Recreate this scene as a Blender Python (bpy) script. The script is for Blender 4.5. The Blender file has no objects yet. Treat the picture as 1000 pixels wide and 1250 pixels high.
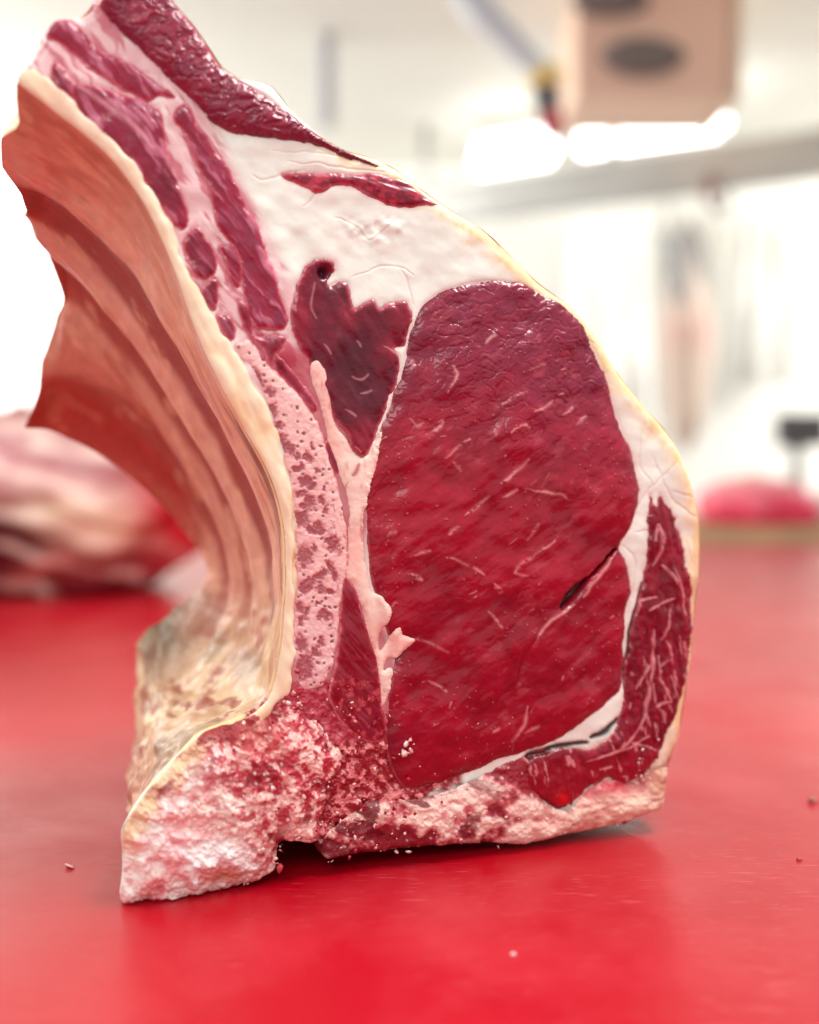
import bpy, math, random
import numpy as np

random.seed(7)
rng = np.random.default_rng(7)
sc = bpy.context.scene
COL = sc.collection

# ------------------------------------------------------------------ camera, light, exposure
FPX = 1300.0                       # focal length in photograph pixels (1000 x 1250)
HC = 0.20                          # eye height above the table
CAM = np.array([0.0, -0.52, HC])
PITCH = math.atan(65.0 / FPX)
YAW = math.radians(20)             # the cut face turns a little to the right

cd = bpy.data.cameras.new('camera')
cam = bpy.data.objects.new('camera', cd); COL.objects.link(cam)
cam.location = CAM
cam.rotation_euler = (math.pi / 2 - PITCH, 0, 0)
cd.sensor_fit = 'HORIZONTAL'; cd.sensor_width = 36.0; cd.lens = 36.0 * FPX / 1000.0
cd.clip_start = 0.01; cd.clip_end = 60
cd.dof.use_dof = True
cd.dof.focus_distance = 0.515
cd.dof.aperture_fstop = 46.8 / 15.0
sc.camera = cam

w = bpy.data.worlds.new('World'); sc.world = w; w.use_nodes = True
bg = w.node_tree.nodes['Background']
bg.inputs[0].default_value = (1.0, 0.98, 0.95, 1); bg.inputs[1].default_value = 0.62


def area(name, loc, target, size, size_y, power, color=(1, 1, 1)):
    l = bpy.data.lights.new(name, 'AREA'); l.shape = 'RECTANGLE'
    l.size = size; l.size_y = size_y; l.energy = power; l.color = color
    o = bpy.data.objects.new(name, l); COL.objects.link(o)
    o.location = loc
    d = np.array(target, float) - np.array(loc, float)
    from mathutils import Vector
    o.rotation_euler = Vector(d).to_track_quat('-Z', 'Y').to_euler()
    return o


area('ceiling_lamp_over_table', (0.55, 0.05, 1.35), (0.05, 0.0, 0.2), 0.7, 0.4, 24, (1, 0.985, 0.96))
area('ceiling_lamp_front', (-0.3, -1.5, 1.3), (0.0, 0.0, 0.2), 1.0, 0.6, 13, (1, 0.985, 0.96))
area('ceiling_lamp_left', (-1.5, 0.5, 1.2), (-0.15, 0.1, 0.2), 0.7, 0.7, 16, (1, 0.97, 0.93))
area('wall_wash_left', (-3.4, 3.9, 1.3), (-1.2, 5.2, 0.5), 1.2, 1.2, 190, (1, 0.99, 0.95))  # added area light out of view, brightens the left of the back wall
area('wall_wash_right', (3.6, 3.6, 1.3), (1.2, 5.2, 0.6), 1.2, 1.2, 85, (1, 0.985, 0.94))  # its added counterpart on the right, also out of view

sc.view_settings.view_transform = 'Standard'
sc.view_settings.look = 'None'
sc.view_settings.exposure = 0.0
sc.view_settings.gamma = 1.0
sc.render.engine = 'CYCLES'
sc.cycles.use_denoising = True

# ------------------------------------------------------------------ helpers: rays, properties, meshes
cp, sp = math.cos(PITCH), math.sin(PITCH)


def ray(px, py):
    a = (np.asarray(px, float) - 500.0) / FPX
    b = (625.0 - np.asarray(py, float)) / FPX
    return np.stack([a, cp + b * sp, -sp + b * cp], -1)


def on_table(px, py, z=0.0):
    r = ray(px, py)
    k = (z - CAM[2]) / r[..., 2]
    return CAM + r * k[..., None]


def at_y(px, py, y):
    r = ray(px, py)
    k = (y - CAM[1]) / r[..., 1]
    return CAM + r * k[..., None]


NF = np.array([math.sin(YAW), -math.cos(YAW), 0.0])     # normal of the cut face
P0 = on_table(150.0, 1105.0)
S = 0.000392                                            # metres in one photograph pixel on the face


def on_face(px, py, back=0.0):
    r = ray(px, py)
    p = P0 - NF * back
    k = ((p - CAM) @ NF) / (r @ NF)
    return CAM + r * k[..., None]


def tag(o, label=None, cat=None, group=None, kind=None):
    if label: o['label'] = label
    if cat: o['category'] = cat
    if group: o['group'] = group
    if kind: o['kind'] = kind
    return o


def empty(name, loc=(0, 0, 0)):
    o = bpy.data.objects.new(name, None); COL.objects.link(o); o.location = loc
    o.empty_display_size = 0.02
    return o


def mesh_obj(name, verts, quads, mat, parent=None, col=None, tris=None, smooth=True):
    me = bpy.data.meshes.new(name)
    verts = np.asarray(verts, np.float32).reshape(-1, 3)
    if parent is not None:
        verts = verts - np.array(parent.location, np.float32)
    quads = np.zeros((0, 4), np.int32) if quads is None else np.asarray(quads, np.int32).reshape(-1, 4)
    tris = np.zeros((0, 3), np.int32) if tris is None else np.asarray(tris, np.int32).reshape(-1, 3)
    nq, nt = len(quads), len(tris)
    me.vertices.add(len(verts)); me.vertices.foreach_set('co', verts.ravel())
    me.loops.add(nq * 4 + nt * 3)
    me.loops.foreach_set('vertex_index', np.concatenate([quads.ravel(), tris.ravel()]).astype(np.int32))
    me.polygons.add(nq + nt)
    st = np.concatenate([np.arange(nq) * 4, nq * 4 + np.arange(nt) * 3]).astype(np.int32)
    me.polygons.foreach_set('loop_start', st)
    me.polygons.foreach_set('use_smooth', np.full(nq + nt, smooth))
    me.update(calc_edges=True); me.validate()
    if col is not None:
        a = me.color_attributes.new('tissue', 'FLOAT_COLOR', 'POINT')
        c = np.ones((len(verts), 4), np.float32); c[:, :3] = np.clip(np.asarray(col).reshape(-1, 3), 0, 1)
        a.data.foreach_set('color', c.ravel())
    if mat: me.materials.append(mat)
    o = bpy.data.objects.new(name, me); COL.objects.link(o)
    if parent is not None: o.parent = parent
    return o


def lin(r, g, b):
    c = np.array([r, g, b], float) / 255.0
    return np.where(c <= 0.04045, c / 12.92, ((c + 0.055) / 1.055) ** 2.4)


# ------------------------------------------------------------------ noise fields
_T = np.random.default_rng(3).random((16, 256, 256)).astype(np.float32)


def vnoise(x, y, seed=0):
    T = _T[seed % 16]
    xi = np.floor(x).astype(np.int64); yi = np.floor(y).astype(np.int64)
    fx = (x - xi).astype(np.float32); fy = (y - yi).astype(np.float32)
    fx = fx * fx * (3 - 2 * fx); fy = fy * fy * (3 - 2 * fy)
    x0 = xi & 255; x1 = (xi + 1) & 255; y0 = yi & 255; y1 = (yi + 1) & 255
    return (T[y0, x0] * (1 - fx) + T[y0, x1] * fx) * (1 - fy) + (T[y1, x0] * (1 - fx) + T[y1, x1] * fx) * fy


def fbm(x, y, scale, octv=3, seed=0, ang=0.0, stretch=1.0):
    """0..1 noise, cells `scale` px across; ang/stretch lengthen the cells along a direction"""
    c, s = math.cos(ang), math.sin(ang)
    u = (x * c + y * s) / (scale * stretch); v = (-x * s + y * c) / scale
    out = 0; amp = 1; tot = 0
    for k in range(octv):
        out = out + amp * vnoise(u + 17.3 * k + seed * 5.1, v + 9.7 * k + seed * 3.7, seed + k)
        tot += amp; amp *= 0.55; u = u * 2.03; v = v * 2.03
    return out / tot


def worley(x, y, scale, seed=0, ang=0.0, stretch=1.0):
    c, s = math.cos(ang), math.sin(ang)
    u = (x * c + y * s) / (scale * stretch); v = (-x * s + y * c) / scale
    xi = np.floor(u).astype(np.int64); yi = np.floor(v).astype(np.int64)
    f1 = np.full(u.shape, 9.0, np.float32); f2 = f1.copy(); idv = np.zeros(u.shape, np.float32)
    A, B, Cc = _T[seed % 16], _T[(seed + 5) % 16], _T[(seed + 9) % 16]
    for dy in (-1, 0, 1):
        for dx in (-1, 0, 1):
            cx = xi + dx; cy = yi + dy
            ix = cx & 255; iy = cy & 255
            d = np.hypot(cx + A[iy, ix] - u, cy + B[iy, ix] - v).astype(np.float32)
            m = d < f1
            f2 = np.where(m, f1, np.minimum(f2, d)); idv = np.where(m, Cc[iy, ix], idv); f1 = np.where(m, d, f1)
    return f1, f2, idv


def sstep(a, b, x):
    t = np.clip((x - a) / (b - a), 0, 1)
    return t * t * (3 - 2 * t)


def mix(a, b, t):
    t = np.asarray(t)[..., None]
    return a * (1 - t) + b * t


# ------------------------------------------------------------------ the grid the cut face is sculpted on
GX0, GX1, GY0, GY1 = -6, 884, -46, 1124
gx = np.arange(GX0, GX1, 1.0); gy = np.arange(GY0, GY1, 1.0)
X, Y = np.meshgrid(gx, gy)
X = X.astype(np.float32); Y = Y.astype(np.float32)
CS = 2
cxg = np.arange(GX0, GX1 + CS, CS, dtype=np.float32); cyg = np.arange(GY0, GY1 + CS, CS, dtype=np.float32)


def catmull(pts, n, closed=True):
    P = np.asarray(pts, float)
    if closed:
        A, B, C, D = np.roll(P, 1, 0), P, np.roll(P, -1, 0), np.roll(P, -2, 0)
    else:
        Q = np.vstack([2 * P[0] - P[1], P, 2 * P[-1] - P[-2]])
        A, B, C, D = Q[:-3], Q[1:-2], Q[2:-1], Q[3:]
    t = (np.arange(n) / n)[None, :, None]
    A, B, C, D = [q[:, None, :] for q in (A, B, C, D)]
    o = 0.5 * ((2 * B) + (C - A) * t + (2 * A - 5 * B + 4 * C - D) * t ** 2 + (3 * B - A - 3 * C + D) * t ** 3)
    o = o.reshape(-1, P.shape[1])
    return o if closed else np.vstack([o, P[-1:]])


def upsample(F, x, y):
    u = (x - cxg[0]) / CS; v = (y - cyg[0]) / CS
    xi = np.clip(np.floor(u).astype(int), 0, F.shape[1] - 2); yi = np.clip(np.floor(v).astype(int), 0, F.shape[0] - 2)
    fx = u - xi; fy = v - yi
    return ((F[yi, xi] * (1 - fx) + F[yi, xi + 1] * fx) * (1 - fy) + (F[yi + 1, xi] * (1 - fx) + F[yi + 1, xi + 1] * fx) * fy).astype(np.float32)


def sdf(pts, n=4, margin=46):
    """signed distance to a closed outline, negative inside, on the full grid"""
    P = catmull(pts, n)
    lo = P.min(0) - margin; hi = P.max(0) + margin
    i0 = max(0, int((lo[0] - cxg[0]) / CS)); i1 = min(len(cxg), int((hi[0] - cxg[0]) / CS) + 2)
    j0 = max(0, int((lo[1] - cyg[0]) / CS)); j1 = min(len(cyg), int((hi[1] - cyg[0]) / CS) + 2)
    xx, yy = np.meshgrid(cxg[i0:i1], cyg[j0:j1])
    d2 = np.full(xx.shape, 1e9, np.float32); ins = np.zeros(xx.shape, bool)
    Q = np.roll(P, -1, 0)
    for (ax, ay), (bx, by) in zip(P, Q):
        ex, ey = bx - ax, by - ay
        L = ex * ex + ey * ey + 1e-9
        wx, wy = xx - ax, yy - ay
        t = np.clip((wx * ex + wy * ey) / L, 0, 1)
        d2 = np.minimum(d2, (wx - ex * t) ** 2 + (wy - ey * t) ** 2)
        if ay != by:
            c = ((ay <= yy) & (by > yy)) | ((by <= yy) & (ay > yy))
            ins ^= c & (wx < ex * wy / ey)
    d = np.sqrt(d2); d[ins] *= -1
    full = np.full((len(cyg), len(cxg)), 60.0, np.float32)
    full[j0:j1, i0:i1] = np.minimum(d, 60)
    return upsample(full, X, Y)


XW = X + (fbm(X, Y, 16, 2, 2) - 0.5) * 5; YW = Y + (fbm(X, Y, 16, 2, 8) - 0.5) * 5      # lines wander a little


def stroke(pts, wid, n=6, field=None, taper=True, closed=False):
    """soft mask along a traced line: 1 on the line, 0 outside, tapering towards its ends"""
    P = catmull(pts, n, closed) if len(pts) > 2 else np.array([np.array(pts[0]) * (1 - t) + np.array(pts[1]) * t for t in np.linspace(0, 1, n + 1)])
    if field is None: field = np.zeros(X.shape, np.float32)
    m = wid * 2.5 + 3
    N = len(P)
    for k in range(N - 1):
        a, b = P[k], P[k + 1]
        i0 = int(max(0, min(a[0], b[0]) - m - GX0)); i1 = int(min(X.shape[1], max(a[0], b[0]) + m - GX0 + 1))
        j0 = int(max(0, min(a[1], b[1]) - m - GY0)); j1 = int(min(X.shape[0], max(a[1], b[1]) + m - GY0 + 1))
        if i1 <= i0 or j1 <= j0: continue
        xx = XW[j0:j1, i0:i1]; yy = YW[j0:j1, i0:i1]
        e = b - a; L = e @ e + 1e-9
        t = np.clip(((xx - a[0]) * e[0] + (yy - a[1]) * e[1]) / L, 0, 1)
        d = np.hypot(xx - a[0] - e[0] * t, yy - a[1] - e[1] * t)
        ww = wid
        if taper: ww = wid * (0.35 + 0.65 * math.sin(math.pi * min(1, max(0, (k + 0.5) / N))))
        field[j0:j1, i0:i1] = np.maximum(field[j0:j1, i0:i1], np.exp(-(d / ww) ** 2 * 1.1))
    return field


def sculpt(name, sd, H, C, mat, parent, snap=True, keep=None, lim=0.0):
    """one part of the cut face: the grid cells inside its outline, raised by H (px), coloured by C"""
    inside = sd <= lim
    cell = inside[:-1, :-1] | inside[1:, :-1] | inside[:-1, 1:] | inside[1:, 1:]
    if keep is not None:
        k = keep
        cell &= (k[:-1, :-1] | k[1:, :-1] | k[:-1, 1:] | k[1:, 1:])
    use = np.zeros(sd.shape, bool)
    use[:-1, :-1] |= cell; use[1:, :-1] |= cell; use[:-1, 1:] |= cell; use[1:, 1:] |= cell
    idx = np.full(sd.shape, -1, np.int64); idx[use] = np.arange(use.sum())
    x = X[use].astype(float); y = Y[use].astype(float)
    if snap:
        gyv, gxv = np.gradient(sd)
        s = sd[use] - lim; o = s > 0
        gl = np.hypot(gxv[use], gyv[use]) + 1e-6
        x = np.where(o, x - s * gxv[use] / gl, x); y = np.where(o, y - s * gyv[use] / gl, y)
    P = on_face(x, y) + NF * (H[use].astype(float) * S)[:, None]
    P[:, 2] = np.maximum(P[:, 2], 0.0008)
    j, i = np.nonzero(cell)
    q = np.stack([idx[j, i], idx[j + 1, i], idx[j + 1, i + 1], idx[j, i + 1]], -1)
    return mesh_obj(name, P, q, mat, parent, C[use])


# ------------------------------------------------------------------ materials
def new_mat(name):
    m = bpy.data.materials.new(name); m.use_nodes = True
    nt = m.node_tree
    return m, nt, nt.nodes['Principled BSDF']


def ramp(nt, fac, stops):
    r = nt.nodes.new('ShaderNodeValToRGB')
    while len(r.color_ramp.elements) < len(stops): r.color_ramp.elements.new(0.5)
    for e, (p, c) in zip(r.color_ramp.elements, stops):
        e.position = p; e.color = (*c, 1) if len(c) == 3 else c
    nt.links.new(fac, r.inputs[0])
    return r.outputs[0]


def noise(nt, scale, detail=3, rough=0.55, vec=None, dist=0.0):
    n = nt.nodes.new('ShaderNodeTexNoise')
    n.inputs['Scale'].default_value = scale; n.inputs['Detail'].default_value = detail
    n.inputs['Roughness'].default_value = rough; n.inputs['Distortion'].default_value = dist
    if vec is None:
        tc = nt.nodes.new('ShaderNodeTexCoord'); vec = tc.outputs['Object']
    nt.links.new(vec, n.inputs['Vector'])
    return n.outputs['Fac']


def meat_mat(name, rough=0.38, coat=0.25, sss=0.0, radius=(0.004, 0.0012, 0.0008), bump=0.15, bscale=900, var=0.18, vscale=260, spec=0.5):
    m, nt, b = new_mat(name)
    at = nt.nodes.new('ShaderNodeAttribute'); at.attribute_name = 'tissue'
    f = noise(nt, vscale, 4, 0.6)
    v = nt.nodes.new('ShaderNodeMapRange'); nt.links.new(f, v.inputs[0])
    v.inputs[1].default_value = 0.25; v.inputs[2].default_value = 0.75
    v.inputs[3].default_value = 1 - var; v.inputs[4].default_value = 1 + var
    mx = nt.nodes.new('ShaderNodeVectorMath'); mx.operation = 'SCALE'
    nt.links.new(at.outputs['Color'], mx.inputs[0]); nt.links.new(v.outputs[0], mx.inputs['Scale'])
    nt.links.new(mx.outputs[0], b.inputs['Base Color'])
    rf = noise(nt, 420, 3)
    rr = nt.nodes.new('ShaderNodeMapRange'); nt.links.new(rf, rr.inputs[0])
    rr.inputs[1].default_value = 0.3; rr.inputs[2].default_value = 0.7
    rr.inputs[3].default_value = max(0.05, rough - 0.12); rr.inputs[4].default_value = rough + 0.12
    nt.links.new(rr.outputs[0], b.inputs['Roughness'])
    b.inputs['Specular IOR Level'].default_value = spec
    b.inputs['Coat Weight'].default_value = coat; b.inputs['Coat Roughness'].default_value = 0.16
    if sss > 0:
        b.inputs['Subsurface Weight'].default_value = sss
        b.inputs['Subsurface Radius'].default_value = radius; b.inputs['Subsurface Scale'].default_value = 1.0
    n2 = noise(nt, bscale, 3, 0.6)
    bp = nt.nodes.new('ShaderNodeBump'); bp.inputs['Strength'].default_value = bump; bp.inputs['Distance'].default_value = 0.0008
    nt.links.new(n2, bp.inputs['Height']); nt.links.new(bp.outputs[0], b.inputs['Normal'])
    return m


M_MUSCLE = meat_mat('wet_red_muscle', rough=0.36, coat=0.35, sss=0.0, bump=0.05, bscale=420, var=0.1, spec=0.35)
M_FAT = meat_mat('white_beef_fat', rough=0.45, coat=0.12, sss=0.2, radius=(0.002, 0.0014, 0.001), bump=0.03, bscale=300, var=0.03)
M_BONE = meat_mat('sawn_bone', rough=0.5, coat=0.15, sss=0.08, radius=(0.002, 0.001, 0.0008), bump=0.2, bscale=1400, var=0.08, vscale=700)
M_DUST = meat_mat('bone_dust_on_meat', rough=0.5, coat=0.1, spec=0.35, sss=0.15, radius=(0.002, 0.0008, 0.0006), bump=0.35, bscale=1200, var=0.12, vscale=900)
M_LINING = meat_mat('rib_membrane', rough=0.5, coat=0.05, sss=0.0, bump=0.15, spec=0.3, bscale=350, var=0.12, vscale=120)


def plain(name, color, rough=0.5, metal=0.0, var=0.1, scale=8.0, emit=None, estr=0.0):
    m, nt, b = new_mat(name)
    c = np.array(color, float)
    col = ramp(nt, noise(nt, scale, 3), [(0.3, tuple(c * (1 - var))), (0.7, tuple(np.clip(c * (1 + var), 0, 1)))])
    nt.links.new(col, b.inputs['Base Color'])
    b.inputs['Roughness'].default_value = rough; b.inputs['Metallic'].default_value = metal
    if emit is not None:
        b.inputs['Emission Color'].default_value = (*emit, 1); b.inputs['Emission Strength'].default_value = estr
    return m


def table_mat():
    m, nt, b = new_mat('red_plastic_board')
    tc = nt.nodes.new('ShaderNodeTexCoord')
    c1 = ramp(nt, noise(nt, 3.0, 4, 0.6), [(0.3, tuple(lin(160, 0, 20))), (0.7, tuple(lin(176, 0, 26)))])
    # knife scuffs: thin stretched noise in two directions, paler where the plastic is scored
    tot = None
    for ang, sc_, st in ((0.6, 45, 9.0), (-0.8, 60, 10.0), (1.2, 38, 12.0), (2.3, 52, 14.0)):
        mp = nt.nodes.new('ShaderNodeMapping'); mp.inputs['Rotation'].default_value = (0, 0, ang)
        mp.inputs['Scale'].default_value = (1.0, st, 1.0)
        nt.links.new(tc.outputs['Object'], mp.inputs['Vector'])
        n = noise(nt, sc_, 2, 0.5, mp.outputs[0])
        r = ramp(nt, n, [(0.66, (0, 0, 0)), (0.73, (1, 1, 1))])
        if tot is None: tot = r
        else:
            ad = nt.nodes.new('ShaderNodeMath'); ad.operation = 'MAXIMUM'
            nt.links.new(tot, ad.inputs[0]); nt.links.new(r, ad.inputs[1]); tot = ad.outputs[0]
    patch = ramp(nt, noise(nt, 9, 3), [(0.42, (0, 0, 0)), (0.6, (1, 1, 1))])
    mu = nt.nodes.new('ShaderNodeMath'); mu.operation = 'MULTIPLY'
    nt.links.new(tot, mu.inputs[0]); nt.links.new(patch, mu.inputs[1])
    sc2 = nt.nodes.new('ShaderNodeMath'); sc2.operation = 'MULTIPLY'; sc2.inputs[1].default_value = 0.32
    nt.links.new(mu.outputs[0], sc2.inputs[0])
    mxn = nt.nodes.new('ShaderNodeMix'); mxn.data_type = 'RGBA'
    wear = ramp(nt, noise(nt, 5.5, 6, 0.62), [(0.5, (0, 0, 0)), (0.75, (0.16, 0.16, 0.16))])
    wa = nt.nodes.new('ShaderNodeMath'); wa.operation = 'MAXIMUM'
    nt.links.new(sc2.outputs[0], wa.inputs[0]); nt.links.new(wear, wa.inputs[1])
    nt.links.new(wa.outputs[0], mxn.inputs['Factor']); nt.links.new(c1, mxn.inputs[6])
    mxn.inputs[7].default_value = (*lin(240, 120, 130), 1)
    nt.links.new(mxn.outputs[2], b.inputs['Base Color'])
    rr = nt.nodes.new('ShaderNodeMapRange'); nt.links.new(noise(nt, 14, 4, 0.6), rr.inputs[0])
    rr.inputs[3].default_value = 0.2; rr.inputs[4].default_value = 0.48
    nt.links.new(rr.outputs[0], b.inputs['Roughness'])
    b.inputs['Specular IOR Level'].default_value = 0.52
    bp = nt.nodes.new('ShaderNodeBump'); bp.inputs['Strength'].default_value = 0.25; bp.inputs['Distance'].default_value = 0.001
    hs = nt.nodes.new('ShaderNodeMath'); hs.operation = 'ADD'
    nt.links.new(noise(nt, 60, 4, 0.6), hs.inputs[0]); nt.links.new(mu.outputs[0], hs.inputs[1])
    nt.links.new(hs.outputs[0], bp.inputs['Height']); nt.links.new(bp.outputs[0], b.inputs['Normal'])
    return m


# ------------------------------------------------------------------ setting: table and back wall
def boxmesh(name, lo, hi, mat, parent=None, bevel=0.0):
    x0, y0, z0 = lo; x1, y1, z1 = hi
    v = [(x, y, z) for z in (z0, z1) for y in (y0, y1) for x in (x0, x1)]
    q = [(0, 2, 3, 1), (4, 5, 7, 6), (0, 1, 5, 4), (1, 3, 7, 5), (3, 2, 6, 7), (2, 0, 4, 6)]
    o = mesh_obj(name, v, q, mat, parent, smooth=False)
    if bevel:
        md = o.modifiers.new('bevel', 'BEVEL'); md.width = bevel; md.segments = 3
    return o


table = boxmesh('table', (-1.6, -0.75, -0.05), (1.9, 1.92, 0.0), table_mat(), bevel=0.004)
tag(table, kind='structure', label='red plastic butcher table under the rib joint')

wall = boxmesh('back_wall', (-5, 5.2, -1.2), (5, 5.3, 3.4), plain('white_wall_paint', (0.84, 0.835, 0.79), 0.6, var=0.03, scale=1.5))
tag(wall, kind='structure')

# ------------------------------------------------------------------ the rib joint: traced outlines on its cut face
OUT = [(22, 100), (35, 75), (50, 50), (53, 38), (65, 22), (85, 18), (105, 14), (118, 2), (124, -14), (150, -38), (185, -36), (207, -14),
       (216, 0), (240, 28), (258, 54), (275, 78), (296, 92), (315, 96), (333, 101), (345, 113), (358, 130), (382, 152), (420, 178), (452, 188), (486, 203), (515, 226), (555, 254), (600, 283), (635, 318),
       (664, 345), (702, 374), (732, 410), (762, 458), (790, 494), (820, 528), (842, 570), (854, 610), (860, 650), (859, 700), (853, 760), (850, 800),
       (841, 860), (832, 908), (817, 948), (810, 982), (782, 999), (740, 1012), (690, 1021), (640, 1031), (590, 1030), (540, 1034), (480, 1041),
       (430, 1047), (402, 1052), (394, 1036), (386, 1027), (362, 1027), (343, 1030), (338, 1050), (334, 1064), (300, 1080), (250, 1092), (210, 1104),
       (190, 1099), (150, 1105), (151, 1070), (151, 1045), (150, 1020), (164, 990), (188, 957), (216, 928), (247, 897), (290, 880), (326, 856),
       (342, 800), (348, 740), (349, 690), (346, 640), (331, 585), (301, 528), (273, 478), (249, 428), (229, 376), (213, 330), (200, 298), (174, 246),
       (139, 198), (100, 162), (60, 131)]
EYE = [(447, 640), (443, 610), (450, 570), (462, 530), (478, 490), (493, 445), (504, 400), (520, 370), (550, 352), (590, 343), (630, 345), (665, 360),
       (700, 385), (720, 415), (735, 445), (745, 480), (755, 510), (768, 545), (778, 575), (780, 610), (772, 640), (757, 668), (766, 690), (770, 722),
       (765, 755), (762, 795), (759, 836), (745, 855), (720, 874), (692, 898), (660, 912), (620, 925), (580, 940), (545, 955), (515, 963), (490, 958),
       (475, 930), (470, 895), (473, 860), (479, 820), (481, 790), (472, 768), (463, 740), (452, 700)]
CAP = [(355, 390), (361, 352), (374, 326), (390, 317), (406, 319), (410, 330), (402, 346), (414, 344), (425, 346), (430, 375), (441, 371), (455, 366),
       (463, 378), (472, 372), (486, 368), (497, 370), (502, 386), (498, 410), (491, 424), (480, 426), (489, 440), (485, 465), (475, 490), (465, 516),
       (455, 541), (446, 556), (437, 556), (428, 545), (424, 530), (410, 514), (400, 490), (388, 465), (376, 440), (362, 415)]
TOPM = [(119, 3), (124, -16), (150, -36), (184, -34), (206, -12), (216, 4), (238, 30), (256, 56), (272, 79), (292, 95), (318, 112), (348, 133), (380, 156), (412, 176),
        (446, 193), (462, 203), (446, 199), (414, 189), (384, 178), (350, 171), (310, 168), (280, 160), (258, 148), (240, 128), (215, 105), (190, 80), (165, 55), (140, 30)]
THIN = [(343, 213), (370, 211), (400, 213), (440, 211), (475, 217), (510, 230), (550, 249), (520, 251), (487, 253), (466, 246), (440, 233), (412, 226), (386, 236), (374, 228)]
RIBM = [  # strips and pockets of meat along the rib
    [(54, 40), (65, 24), (85, 22), (100, 35), (120, 58), (150, 70), (180, 90), (205, 110), (213, 119), (196, 118), (180, 123), (155, 112), (130, 95), (105, 80), (85, 62), (65, 50)],
    [(64, 78), (75, 84), (88, 100), (92, 118), (76, 119), (62, 105)],
    [(88, 104), (115, 104), (145, 112), (175, 122), (195, 135), (201, 160), (207, 185), (216, 215), (226, 245), (233, 270), (222, 281), (203, 262), (184, 234), (164, 204), (140, 182), (115, 166), (95, 140)],
    [(214, 132), (228, 127), (241, 150), (262, 180), (280, 210), (296, 240), (312, 270), (323, 300), (335, 330), (343, 360), (351, 390), (346, 403), (326, 403), (310, 399), (300, 370), (296, 340), (291, 310), (276, 290), (263, 270), (258, 240), (248, 215), (235, 190), (225, 165), (212, 148)],
    [(227, 286), (240, 277), (255, 294), (266, 315), (263, 333), (245, 341), (231, 326), (224, 305)],
    [(247, 350), (262, 340), (269, 352), (266, 372), (259, 379), (248, 366)],
    [(267, 300), (285, 299), (293, 315), (295, 340), (289, 352), (280, 336), (273, 318)],
    [(264, 384), (280, 384), (289, 400), (285, 416), (272, 409)],
    [(290, 370), (301, 374), (309, 395), (313, 409), (336, 408), (350, 414), (338, 430), (331, 446), (318, 426), (300, 405)],
    [(333, 430), (346, 438), (361, 458), (376, 479), (387, 498), (379, 502), (365, 482), (350, 466), (337, 450)],
    [(399, 537), (410, 552), (414, 576), (406, 574), (397, 552)],
    [(419, 703), (433, 714), (441, 740), (451, 770), (461, 800), (464, 830), (468, 860), (472, 902), (440, 902), (418, 882), (402, 850), (411, 800), (414, 760), (416, 730)],
]
BONE = [(286, 420), (305, 414), (319, 434), (336, 453), (353, 469), (371, 489), (386, 510), (396, 540), (406, 570), (416, 600), (424, 640), (425, 680), (421, 710), (416, 740),
        (413, 780), (407, 812), (396, 833), (380, 842), (364, 838), (356, 800), (359, 740), (361, 680), (357, 620), (348, 570), (333, 520), (316, 470), (298, 440)]
SINEW = [(384, 440), (398, 449), (404, 480), (406, 510), (418, 530), (428, 546), (437, 557), (447, 556), (455, 541), (464, 528), (456, 570), (446, 610), (443, 650), (446, 690), (451, 718), (464, 728), (475, 744),
         (470, 762), (463, 776), (464, 795), (470, 789), (480, 770), (487, 764), (491, 775), (506, 780), (496, 789), (486, 800), (472, 806), (468, 818), (478, 815), (475, 840), (466, 862), (462, 830), (457, 800), (449, 770), (440, 735), (431, 714), (423, 700), (425, 650),
         (424, 612), (415, 582), (405, 556), (398, 520), (391, 490), (380, 460)]
LOWM = [(794, 604), (800, 616), (806, 604), (816, 618), (826, 640), (836, 680), (843, 720), (845, 760), (842, 800), (836, 840), (826, 870), (815, 895), (805, 920), (790, 944), (765, 955), (740, 950), (715, 965), (690, 986),
        (665, 979), (647, 966), (638, 942), (640, 925), (660, 917), (690, 915), (720, 914), (744, 900), (755, 880), (761, 850), (766, 800), (773, 760), (785, 710), (790, 670), (790, 635)]
CHINE = [(288, 882), (340, 858), (366, 866), (396, 890), (418, 925), (402, 960), (392, 1000), (386, 1027), (362, 1027), (343, 1029), (338, 1050), (334, 1064), (300, 1080), (250, 1092), (210, 1104),
         (190, 1099), (150, 1105), (151, 1070), (151, 1045), (150, 1020), (164, 990), (188, 957), (216, 928), (247, 897)]
FOOT = [(452, 975), (474, 972), (500, 976), (540, 966), (590, 945), (640, 924), (650, 960), (668, 982), (692, 988), (716, 966), (742, 952), (768, 956), (792, 944), (812, 936), (817, 948), (810, 982), (782, 999), (740, 1012), (690, 1021), (640, 1031),
        (590, 1030), (540, 1034), (480, 1041), (430, 1047), (402, 1052), (394, 1036), (400, 1016), (428, 994)]
MUSH = [(300, 880), (345, 845), (362, 832), (400, 835), (430, 860), (475, 870), (520, 900), (560, 945), (520, 985), (490, 1010), (440, 1040), (390, 1030), (340, 980)]
RIM = [(22, 100), (40, 84), (80, 114), (120, 153), (150, 180), (180, 225), (205, 268), (221, 310), (246, 360), (276, 410), (300, 446), (326, 500), (349, 565), (358, 620), (361, 700), (358, 780), (352, 846), (310, 884), (280, 890),
       (326, 856), (342, 800), (348, 740), (349, 690), (346, 640), (331, 585), (301, 528), (273, 478), (249, 428), (229, 376), (213, 330), (200, 298), (174, 246), (139, 198), (100, 162), (60, 131)]

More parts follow.
